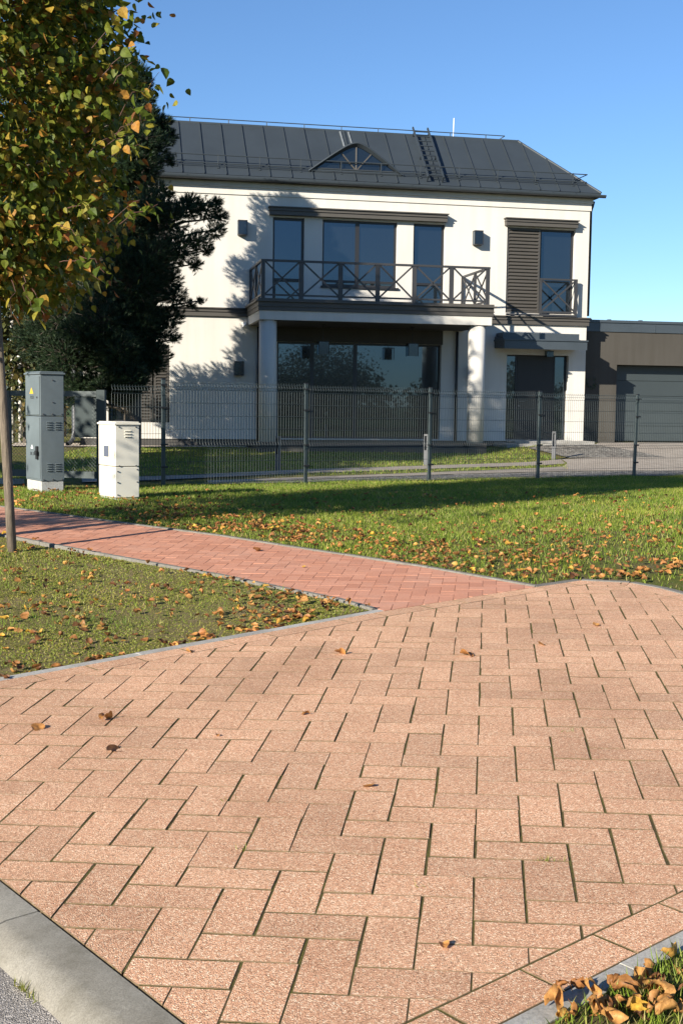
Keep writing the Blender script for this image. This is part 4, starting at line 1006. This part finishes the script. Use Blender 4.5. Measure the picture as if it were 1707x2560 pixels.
# sprigs that stick out of the crown on the house side (plan position, height)
sprig = []
def unproj(px, py, Y):
    c = np.array([(px - 853.5) / FPX, -(py - 1280) / FPX, 1.0]) @ RG; return c * (Y / c[1]) + [0, 0, CAM_Z]
for (px, py, n, fx, fy, Yd) in ((398, 180, 4, 300, 290, 10.1), (325, 115, 6, 255, 190, 9.9), (345, 150, 4, 285, 210, 10.2), (300, 30, 8, 230, 120, 10.0), (370, 270, 5, 290, 340, 9.8), (365, 300, 5, 280, 340, 9.9), (330, 335, 4, 260, 370, 10),
                                (395, 510, 7, 300, 560, 9.6), (350, 500, 7, 270, 560, 9.7), (270, 345, 4, 220, 390, 9.7), (215, 655, 5, 150, 655, 9.5), (275, 690, 6, 200, 640, 9.5), (250, 700, 4, 190, 650, 9.6), (80, 775, 3, 60, 690, 9.6), (115, 810, 3, 80, 720, 9.6), (30, 790, 2, 30, 700, 9.7), (350, 360, 4, 280, 390, 10), (240, 520, 8, 170, 520, 9.4), (200, 600, 8, 140, 560, 9.4)):
    tw = MB(); a = unproj(fx, fy, Yd + .15); c = unproj(px, py, Yd); pts = branch(tw, a, c, .0035, .0015, .25, 5, 5); tw.build('twig', 'twig', lin)
    for k in range(n + 2):
        q = pts[min(5, 2 + k % 4)]; sprig.append(np.array(q) + rng.normal(0, .035, 3))
sprig = np.array(sprig); P = np.concatenate([P, sprig]); N = len(P)
out = P - CC; out /= np.linalg.norm(out, axis=1, keepdims=True)
Mx = leafset(P, out, .066); Mx[-len(sprig):] *= 1.2
px, py, pz = topix(P); vis = inframe(P, 5)
score = np.where(vis, np.linalg.norm(P - [0, 0, CAM_Z], axis=1), 1e9); score[-len(sprig):] -= 3
order = np.argsort(score); near = order[:300]; rest = order[300:]
V_, F_ = inst(LEAF_V, LEAF_F, Mx[rest], P[rest]); cr_o = trimesh('crown', V_, F_, 'linden', lin); cr_o['kind'] = 'stuff'
lm = bpy.data.meshes.new('leaf'); lm.from_pydata(LEAF_V, [], LEAF_F); lm.materials.append(MT['linden'])
for i in near:
    o = bpy.data.objects.new('leaf', lm); col.objects.link(o); M4 = Matrix(Mx[i].tolist()).to_4x4(); M4.translation = P[i]; o.parent = lin; o.matrix_parent_inverse = Matrix.Translation(-lin.location); o.matrix_basis = M4
# stake
b = MB(); sx, sy = -2.956, 10.90; sz = surf(sx, sy); b.tube([(sx, sy, sz - .25), (sx - .04, sy, sz + .6), (sx - .085, sy, sz + 1.4), (sx - .135, sy + .01, sz + 2.3)], [.043, .041, .039, .036], 14)
sk = b.build('tree_stake', 'stake', None, True); tag(sk, 'weathered round wooden stake leaning beside the sidewalk', 'stake')

# pines: needle tufts on clumps spread through the crown
NV, NF = [], []
for k in range(22):
    t = random.random() * 2 * math.pi; sp_ = random.uniform(.25, .8); base = random.uniform(-.9, .15); L_ = random.uniform(.8, 1.15)
    dx, dy = math.cos(t), math.sin(t); tip = (dx * sp_ * L_, dy * sp_ * L_, base + L_ * .8); w = .06; n0 = len(NV)
    NV += [(-dy * w, dx * w, base), (dy * w, -dx * w, base), tip]; NF.append((n0, n0 + 1, n0 + 2))
def make_pine(x0, y0, H, clumps, dens, tuft, label):
    z0 = surf(x0, y0); pine = thing('pine_tree', (x0, y0, z0), label, 'tree', 'pines by the house')
    b = MB(); b.tube([(x0, y0, z0 - .1), (x0 + .05, y0, z0 + H * .3), (x0 - .05, y0 + .05, z0 + H * .65), (x0, y0, z0 + H)], [.2, .16, .10, .03], 10, False); b.build('trunk', 'bark', pine, True)
    bl = MB(); tp = []; td = []
    for c, r in clumps:
        ax = np.array([x0, y0, c[2]]); hh = max(z0 + .6, c[2] - .3 - .14 * math.hypot(c[0] - x0, c[1] - y0)); branch(bl, (x0, y0, min(hh, z0 + H - .2)), c, .045, .012, .15, 5, 5)
        bp_ = np.array([x0, y0, hh]); m_ = 14; tt = rng.uniform(.45, 1, (m_, 1)); tp.append(bp_ * (1 - tt) + c * tt + rng.normal(0, .16, (m_, 3))); td.append(np.tile(c - bp_, (m_, 1)) / 2 + rng.normal(0, .6, (m_, 3)) + np.array([0, 0, .4]))
        n = int(dens * (r / .5) ** 2) + 16
        d = rng.normal(0, 1, (n, 3)); d /= np.linalg.norm(d, axis=1, keepdims=True); q = c + d * r * (rng.uniform(.1, 1, (n, 1)) ** .45) * np.array([1, 1, .85])
        tp.append(q); td.append(d + np.array([0, 0, .5]) + .4 * (c - ax) / 2)
        for k in range(0, n, 12): bl.tube([Vector(c), Vector(q[k])], [.010, .004], 3, False)
    bl.build('limbs', 'bark', pine); tp = np.concatenate(tp); td = np.concatenate(td)
    Mx = frames(td, rng.uniform(0, 6.28, len(td))) * (tuft * rng.uniform(.75, 1.3, (len(td), 1, 1))); V_, F_ = inst(NV, NF, Mx, tp); trimesh('crown', V_, F_, 'needle', pine); print('pine tufts', len(tp)); return pine
PX, PY = -4.60, 26.6
clumps = []
for (x, y, r, dY) in ((338, 195, 36, 0), (345, 215, 32, .2), (310, 235, 55, .2), (365, 245, 33, 0), (330, 290, 66, -.2), (395, 320, 40, .2), (425, 340, 24, .2), (412, 305, 24, .1), (380, 370, 60, 0), (425, 400, 18, 0), (322, 400, 64, -.3), (350, 430, 55, 0), (400, 475, 30, -.2), (425, 485, 15, -.2),
                      (370, 520, 60, -.5), (420, 545, 62, -.3), (470, 520, 40, -.2), (480, 500, 25, 0), (520, 525, 38, 0), (553, 540, 22, 0), (545, 505, 18, 0), (540, 575, 28, -.2), (500, 600, 34, -.3), (520, 625, 18, -.3), (450, 620, 55, -.3), (490, 660, 20, -.3), (380, 640, 85, -.6), (322, 560, 80, -.7), (330, 700, 100, -.7), (420, 700, 45, -.3), (440, 740, 36, -.3), (478, 760, 16, -.3), (500, 752, 11, -.3), (430, 790, 36, -.4), (400, 830, 50, -.3), (440, 845, 16, -.3),
                      (330, 800, 95, -.6), (380, 890, 55, -.2), (260, 800, 95, -.8), (300, 900, 85, -.5), (235, 740, 80, -.6), (150, 800, 90, -.4), (160, 880, 80, -.4), (225, 960, 40, -.4), (190, 985, 40, -.3), (120, 940, 50, 0), (300, 975, 45, -.2), (345, 955, 40, -.2), (292, 640, 72, -.9), (110, 740, 70, .2), (90, 850, 70, .4)):
    clumps.append((unproj(x, y, PY + dY + random.uniform(-.2, .2)), r / FPX * PY * .95))
for gx in range(110, 420, 62):
    for gy in range(660, 990, 60):
        if (gy > 900 and gx > 330) or (gy < 760 and gx < 200): continue
        clumps.append((unproj(gx + random.uniform(-20, 20), gy + random.uniform(-20, 20), PY + random.uniform(-.2, .5)), random.uniform(.34, .48)))
prof_r = [(8.7, .15), (8.0, .55), (7.3, .95), (6.8, 1.15), (5.0, 1.45), (3.2, 1.9), (1.5, 1.9)]
for i in range(120):
    h = random.uniform(1.7, 8.6); rm = np.interp(h, [p[0] for p in prof_r[::-1]], [p[1] for p in prof_r[::-1]]); th = random.uniform(0, 2 * math.pi); rr = max(.05, rm - .35) * random.uniform(.2, 1.0)
    c = np.array([PX + rr * math.cos(th), PY + rr * math.sin(th), h])
    if c[0] > PX + .4: continue
    clumps.append((c, random.uniform(.32, .5)))
make_pine(PX, PY, 8.1, clumps, 430, .076, 'dark bushy pine standing before the left part of the house')
clumps = []
for i in range(110):
    h = random.uniform(2.2, 15.6); rm = 3.0 * (1 - max(0, h - 8) / 8.4) + .2; th = random.uniform(0, 2 * math.pi); rr = rm * random.uniform(.3, .85); clumps.append((np.array([-8.7 + rr * math.cos(th), 37.5 + rr * math.sin(th), h]), random.uniform(.6, 1.0)))
make_pine(-8.7, 37.5, 15.5, clumps, 75, .13, 'tall pine rising behind the linden past the left end of the house')

# trees outside the picture whose shade falls into it, and the wood across the street
def leafy(name, loc, H, tr, cen, rad, n, size, ncl, label, group=None, mat='farleaf', sq=.3):
    t = thing(name, (*loc, surf(*loc)), label, 'tree', group); z = surf(*loc)
    b = MB(); b.tube([(loc[0], loc[1], z - .1), (loc[0], loc[1], z + H * .5), (cen[0], cen[1], z + H * .9)], [tr, tr * .7, tr * .15], 8, False)
    cc = np.array(cen); cu = rng.normal(0, 1, (ncl, 3)); cu /= np.linalg.norm(cu, axis=1, keepdims=True); ce = cc + np.array(rad) * cu * rng.uniform(.25, 1, (ncl, 1)) ** .5
    for c in ce[::2]: branch(b, (loc[0], loc[1], max(z + H * .25, c[2] - 1.2)), c, tr * .25, .01, .2, 4, 4)
    b.build('trunk', 'bark', t)
    ci = rng.integers(0, ncl, n); P = ce[ci] + rng.normal(0, 1, (n, 3)) * sq; o_ = P - cc; o_ /= np.linalg.norm(o_, axis=1, keepdims=True)
    V_, F_ = inst(LEAF_V, LEAF_F, leafset(P, o_, size), P); trimesh('crown', V_, F_, mat, t); return t
leafy('street_tree', (-10.1, 16.5), 11.5, .18, (-10.1, 16.5, 7.1), (2.15, 2.15, 4.5), 24000, .13, 190, 'broad tall tree out to the left of the gate', sq=.26)
leafy('street_tree', (-9.0, 13.9), 6.2, .09, (-9.0, 13.9, 4.2), (1.2, 1.2, 1.8), 9000, .10, 90, 'young leafy tree between the tall left tree and the sidewalk', sq=.24)
leafy('street_tree', (-7.1, 8.3), 5.2, .06, (-7.1, 8.3, 3.7), (1.15, 1.15, 1.5), 2600, .08, 50, 'slim young tree along the sidewalk beyond the staked linden', mat='linden', sq=.2)
V_all, F_all, nv = [], [], 0
for i in range(70):
    a = R(110 + 150 * i / 70 + random.uniform(-1, 1)); d = random.uniform(95, 130); c = np.array([d * math.sin(a), d * math.cos(a), random.uniform(1.5, 3.0)]); rd = np.array([random.uniform(3, 6), random.uniform(3, 6), random.uniform(2.5, 6)])
    n = 900; u_ = rng.normal(0, 1, (n, 3)); u_ /= np.linalg.norm(u_, axis=1, keepdims=True); P = c + rd * u_ * rng.uniform(.5, 1, (n, 1)); V_, F_ = inst(LEAF_V, LEAF_F, leafset(P, u_, .5), P); V_all.append(V_); F_all.append(F_ + nv); nv += len(V_)
tag(trimesh('far_wood', np.concatenate(V_all), np.concatenate(F_all), 'farleaf'), 'far wood of autumn trees across the road', 'wood', kind='stuff')
leafy('park_tree', (17, -34), 5.6, .2, (17, -34, 3.4), (4.2, 3.5, 2.3), 9000, .16, 90, 'tall tree across the road facing the garage side', 'trees across the road', sq=.8)
leafy('park_tree', (26, -36), 6.4, .2, (26, -36, 3.7), (4.6, 3.5, 2.7), 9000, .16, 90, 'taller tree across the road, farther along', 'trees across the road', sq=.8)
# dark garden trees left of and behind the house
for (x, y, h_, r_) in ((-13.5, 40, 9, 3.2), (-8.15, 31.6, 5.2, 1.5)):
    leafy('garden_tree', (x, y), h_, .15, (x, y, h_ * .58 + .4), (r_, r_, h_ * .45), 7000, .13, 70, 'bushy dark tree behind the left corner of the house' if h_ > 6 else 'shrubby yellow-green tree behind the gate', sq=.4)

# ------------------------------------------------------------------ grass
BL_V = [(-.5, 0, 0), (.5, 0, 0), (-.38, .10, .5), (.38, .10, .5), (0, .34, 1)]
BL_F = [(0, 1, 3), (0, 3, 2), (2, 3, 4)]
def blades(name, poly, box, dens, hgt, wid, mat, seed, excl=(), dn=None, parent=None, lean=.35, off=-.014, mg=90, amp=.03):
    (x0, x1, y0, y1) = box; n = int((x1 - x0) * (y1 - y0) * dens); P = np.stack([rng.uniform(x0, x1, n), rng.uniform(y0, y1, n)], 1)
    k = inpoly(P, poly)
    for e in excl: k &= ~inpoly(P, e)
    P = P[k]; P3 = np.stack([P[:, 0], P[:, 1], gsurf(P, amp) + off], 1); P3 = P3[inframe(P3, mg)]
    if dn is not None: P3 = P3[rng.random(len(P3)) < dn(P3)]
    N = len(P3); a = rng.uniform(0, 6.283, N); ln = rng.normal(0, lean, (N, 2)); zz = np.stack([ln[:, 0], ln[:, 1], np.ones(N)], 1); M = frames(zz, a)
    h = hgt * rng.uniform(.5, 1.3, N) * (.65 + .7 * vnoise(P3, 1.1, seed)); M = M * np.stack([wid * rng.uniform(.7, 1.3, N), h, h], 1)[:, None, :]
    V_, F_ = inst(BL_V, BL_F, M, P3); o = trimesh(name, V_, F_, mat, parent); o['kind'] = 'stuff'; print(name, N); return o
fence_v = lambda P: -FD[1] * (P[:, 0] - F0[0]) + FD[0] * (P[:, 1] - F0[1])
def bare(P): return np.clip((vnoise(P, 1.2, 21) * .6 + vnoise(P, 4.5, 22) * .4 - .25) * 2.6, .5, 1)
front = [(-6, 8), (8, 8), (8, 30), (-6, 22)]
edge_sw = lambda P: np.minimum.reduce([np.abs((P[:, 0] - a[0]) * (b[1] - a[1]) - (P[:, 1] - a[1]) * (b[0] - a[0])) / math.hypot(b[0] - a[0], b[1] - a[1]) for a, b in zip(SW_FAR, SW_FAR[1:])])
tag(blades('lawn_grass', MAIN, (-5.5, 7, 8.2, 25), 2500, .041, .0056, 'grass', 31, dn=lambda P: np.where(fence_v(P) < .35, 1, 0) * np.where(P[:, 1] < 14.5, 1, .72) * np.clip(.30 + .70 * sm((P[:, 1] - 9.5 + .62 * P[:, 0] * (P[:, 0] < 1.3) - .9 * (P[:, 0] >= 1.3)) / 2.2) + .55 * (vnoise(P, 1.7, 8) - .5) + .35 * (vnoise(P, 5.5, 18) - .5), .10, 1)), 'green lawn grass in front of the wire fence', 'grass')
paths_ex = []
gfar = blades('garden_grass', MAIN, (-6, 7.2, 18, 31), 430, .05, .010, 'grass', 33, dn=lambda P: np.where(fence_v(P) > 1.9, 1, .0), excl=[[(-4.2, 19.6), (-2.2, 21.6), (-.69, 23.3), (2.54, 25.9), (5.0, 27.8), (4.95, 26.9), (2.41, 25.0), (-.65, 22.35), (-2.08, 20.72), (-4.0, 18.7)], [(-2.2, 19.75), (-.58, 21.30), (2.38, 24.1), (4.75, 26.2), (4.65, 25.1), (2.26, 23.3), (-.556, 20.75), (-2.1, 19.2)], [(4.65, 25.1), (5.0, 27.0), (5.02, 27.8), (4.6, 30.3), (5.42, 31.2), (20, 36), (20, 28), (9, 27), (7.3, 25.5)], [hps(-9, -2), hps(-9, .8), hps(7, .8), hps(7, -2)], [hps(-3, -1), hps(-3, 2.3), hps(2.8, 2.3), hps(2.8, -1)]])
tag(gfar, 'mown garden grass between the fence and the house', 'grass')
tag(blades('verge_plants', VERGE, (-5, .5, 5.4, 13), 6500, .0135, .0085, 'clover', 35, dn=lambda P: bare(P), lean=.8), 'low clover and moss on the bare verge', 'ground cover')
tag(blades('verge_grass', VERGE, (-5, .5, 5.4, 13), 420, .045, .0045, 'grass', 36, dn=lambda P: np.clip((vnoise(P, 1.5, 41) - .45) * 3, 0.03, 1)), 'sparse grass tufts on the verge beside the driveway', 'grass')
tag(blades('corner_grass', CORNER, (-.2, 3.2, 2.2, 5.2), 6500, .055, .0034, 'grass', 37, off=-.008, mg=200, amp=.02, dn=lambda P: np.clip(.35 + 1.0 * vnoise(P, 6, 51), 0, 1)), 'grass at the near edge of the driveway', 'grass')
# weeds in the joint along the kerb and a few in the paving
pw = [(-.98, 3.36), (-.86, 3.24), (-.80, 3.16), (-.70, 3.05), (-.62, 2.95)]
LP = []
for k in range(260):
    t = rng.random() ** .8; d = KW + .006 + abs(rng.normal(0, .006)); u_ = 2.2 + t * 1.35; q_ = kpt(u_, -d, -.05)
    if vnoise(np.array([[q_[0] * 1, q_[1]]]), 11, 61)[0] > .42: LP.append(q_)
for (i, j, n) in ((1.55, 4.97, 26), (-1.0, 6.6, 4), (2.5, -4.5, 6), (-6.0, 2.0, 8), (-5, 5, 8)):
    for _ in range(n): q_ = lat(i, j) + Vector((rng.normal(0, .018), rng.normal(0, .007))); LP.append((q_.x, q_.y, plane(q_.x, q_.y) - .008))
LP = np.array(LP); N = len(LP); zz = np.concatenate([rng.normal(0, .5, (N, 2)), np.ones((N, 1))], 1); Mx = frames(zz, rng.uniform(0, 6.28, N)) * (np.stack([.003 * np.ones(N), .028 * rng.uniform(.5, 1.4, N), .028 * rng.uniform(.5, 1.4, N)], 1)[:, None, :])
V_, F_ = inst(BL_V, BL_F, Mx, LP); tag(trimesh('joint_weeds', V_, F_, 'clover'), 'small weeds in the paving joints and at the kerb foot', 'weeds', kind='stuff')

# ------------------------------------------------------------------ fallen leaves
def dryleaf(seed, curl):
    r_ = random.Random(seed); v = []; ws = [.06, .62, .88, .98, 1.0, .93, .76, .48, .04]; rows, cols = len(ws), 7
    c0, c1 = curl * r_.uniform(.6, 1.4), curl * r_.uniform(.6, 1.4); lb = r_.uniform(.3, 1.3) * curl * r_.choice((1, 1, -1)); tw_ = r_.uniform(-.9, .9) * curl; ph = r_.uniform(0, 6.28); sk = r_.uniform(-.15, .15)
    for i in range(rows):
        t = i / (rows - 1); y = t - .5; k = max(.15, c0 + (c1 - c0) * t) * 2.6
        for j in range(cols):
            x = (j - (cols - 1) / 2) / ((cols - 1) / 2) * ws[i] * .46 * (1 + .05 * math.sin(5 * i + j)); a = x * k
            xx = math.sin(a) / k; z = (1 - math.cos(a)) / k + (.03 + .018 * curl) * math.sin(9 * x + ph + 7 * y) + .02 * curl * math.sin(17 * y + 5 * x + 2 * ph) + abs(x) * .05
            if abs(lb) > .05: yy, zl = (math.sin(y * lb * 1.8) / (lb * 1.8)) , (1 - math.cos(y * lb * 1.8)) / (lb * 1.8)
            else: yy, zl = y, 0
            ca, sa = math.cos(tw_ * y), math.sin(tw_ * y); v.append((xx * ca - z * sa + sk * y, yy, xx * sa + z * ca + zl))
    f = []
    for i in range(rows - 1):
        for j in range(cols - 1):
            a = i * cols + j; f += [(a, a + 1, a + cols + 1), (a, a + cols + 1, a + cols)]
    mz = min(p[2] for p in v); return [(x, y, z - mz) for x, y, z in v], f
DL = [dryleaf(i, (.25, .5, .8, 1.1, 1.5, .7)[i % 6]) for i in range(12)] + [dryleaf(50 + i, (1.9, 2.5, 3.0, 2.2)[i % 4]) for i in range(10)]
dmesh = []
for i, (v, f) in enumerate(DL):
    me = bpy.data.meshes.new('fallen_leaf'); me.from_pydata(v, [], f); me.materials.append(MT['dry']); me.polygons.foreach_set('use_smooth', [True] * len(f)); dmesh.append(me)
def hitp(px, py):
    c = np.array([(px - 853.5) / FPX, -(py - 1280) / FPX, 1.0]) @ RG; t = 1.0
    for _ in range(60): t = (surf(c[0] * t, c[1] * t) - CAM_Z) / c[2]
    return c[0] * t, c[1] * t
def leaf_obj(x, y, z, size, label, group, flip=True):
    o = bpy.data.objects.new('fallen_leaf', random.choice(dmesh[12:] if 'curled' in label else dmesh[:12])); col.objects.link(o)
    o.location = (x, y, z); k_ = .7 if 'curled' in label else .3; o.rotation_euler = (random.gauss(0, k_), random.gauss(0, k_), random.uniform(0, 6.28)); s_ = size * random.uniform(.8, 1.2); o.scale = (s_, s_, s_ * random.uniform(.8, 1.1))
    tag(o, label, 'leaf', group)
for (px, py, s_) in ((848, 1636, .07), (1165, 1640, .085), (1354, 1613, .07), (1489, 1565, .055), (265, 1800, .07), (285, 1876, .065), (921, 1967, .062), (1110, 2366, .05), (95, 1822, .06), (765, 1787, .04), (640, 1378, .08), (545, 1840, .03), (1050, 1410, .05), (92, 1352, .09), (690, 1540, .07), (472, 1630, .06), (12, 1697, .07), (760, 1418, .035)):
    x, y = hitp(px, py); on_sw = py < 1440
    leaf_obj(x, y, (surf(x, y) if on_sw else plane(x, y)) + .002, s_, 'dry brown leaf lying on the red brick sidewalk' if on_sw else 'dry brown leaf lying on the pink paving', 'leaves on the sidewalk' if on_sw else 'leaves on the paving')
for (px, py) in ((1422, 2500), (1440, 2478), (1477, 2515), (1550, 2526), (1611, 2486), (1652, 2480), (1649, 2518), (1524, 2532), (1632, 2442), (1684, 2407), (1412, 2546), (1376, 2538), (1484, 2552), (1626, 2550), (1585, 2536), (1698, 2552), (1560, 2490), (1590, 2462), (1672, 2545), (1520, 2474), (1452, 2530), (1500, 2500), (1575, 2512), (1635, 2500), (1662, 2530), (1690, 2500), (1605, 2545), (1440, 2555), (1540, 2556), (1660, 2460), (1700, 2445)):
    x, y = hitp(px + random.gauss(0, 4), py + random.gauss(0, 4))
    leaf_obj(x, y, surf(x, y) + .008 + .010 * random.random(), .078, 'curled dry orange-brown leaf in the grass beside the driveway edging', 'curled leaves in the near grass')
def scatter(n, poly, box, dn):
    out = []
    while len(out) < n:
        P = np.stack([rng.uniform(box[0], box[1], 4000), rng.uniform(box[2], box[3], 4000)], 1); k = inpoly(P, poly); P = P[k]; P3 = np.stack([P[:, 0], P[:, 1], gsurf(P, .03) - .012], 1); P3 = P3[inframe(P3, 30)]; P3 = P3[rng.random(len(P3)) < dn(P3)]; out += list(P3)
    return np.array(out[:n])
band = lambda P: np.exp(-((edge_sw(P) - .35) / .55) ** 2) * np.clip(vnoise(P, 2.5, 71) * 1.7 - .3, .05, 1) * np.where(P[:, 0] > -2.2, 1, .25) + .035 + .6 * np.exp(-(np.abs(P[:, 1] - 9.35 - .25 * (P[:, 0] - 1.9)) / .3) ** 2) * (P[:, 0] > 1.2) + .22 * np.exp(-((P[:, 1] - 10.6 - .3 * P[:, 0]) / 1.3) ** 2)
vb = lambda P: (.14 + .42 * np.exp(-((P[:, 0] + .35) / .7) ** 2 - ((P[:, 1] - 8.3) / .8) ** 2) + .25 * np.exp(-(((P[:, 1] - 6.35) - (P[:, 0] + 1.8) * .866) / .35) ** 2)) * np.clip(vnoise(P, 3, 72) * 1.8 - .25, .05, 1)
LA = scatter(1800, MAIN, (-5, 5.6, 8.4, 17.5), band); LB = scatter(420, VERGE, (-4.5, .5, 5.4, 12.5), vb)
da = np.linalg.norm(LA, axis=1); ia = np.argsort(da); ib = np.argsort(np.linalg.norm(LB, axis=1))
for p in LA[ia[:120]]: leaf_obj(p[0], p[1], p[2] + .016 + .018 * random.random(), .058, 'dry orange leaf on the lawn grass beyond the sidewalk', 'leaves strewn on the lawn')
for p in LB[ib[:120]]: leaf_obj(p[0], p[1], p[2] + .004 + .008 * random.random(), .056, 'dry brown leaf on the mossy verge left of the driveway', 'leaves strewn on the verge')
Q = np.concatenate([LA[ia[120:]], LB[ib[120:]]]); Q[:, 2] += .014 + .022 * rng.random(len(Q)); Vs, Fs, nv = [], [], 0; kk = rng.integers(0, len(DL), len(Q))
for i, (v, f) in enumerate(DL):
    p = Q[kk == i]; N = len(p); zz = np.concatenate([rng.normal(0, .3, (N, 2)), np.ones((N, 1))], 1); M = frames(zz, rng.uniform(0, 6.28, N)) * (.055 * rng.uniform(.6, 1.3, (N, 1, 1))); V_, F_ = inst(v, f, M, p); Vs.append(V_); Fs.append(F_ + nv); nv += len(V_)
tag(trimesh('leaf_litter', np.concatenate(Vs), np.concatenate(Fs), 'dry', None, True), 'scattered dry leaves over the lawn and the verge', 'leaves', kind='stuff')
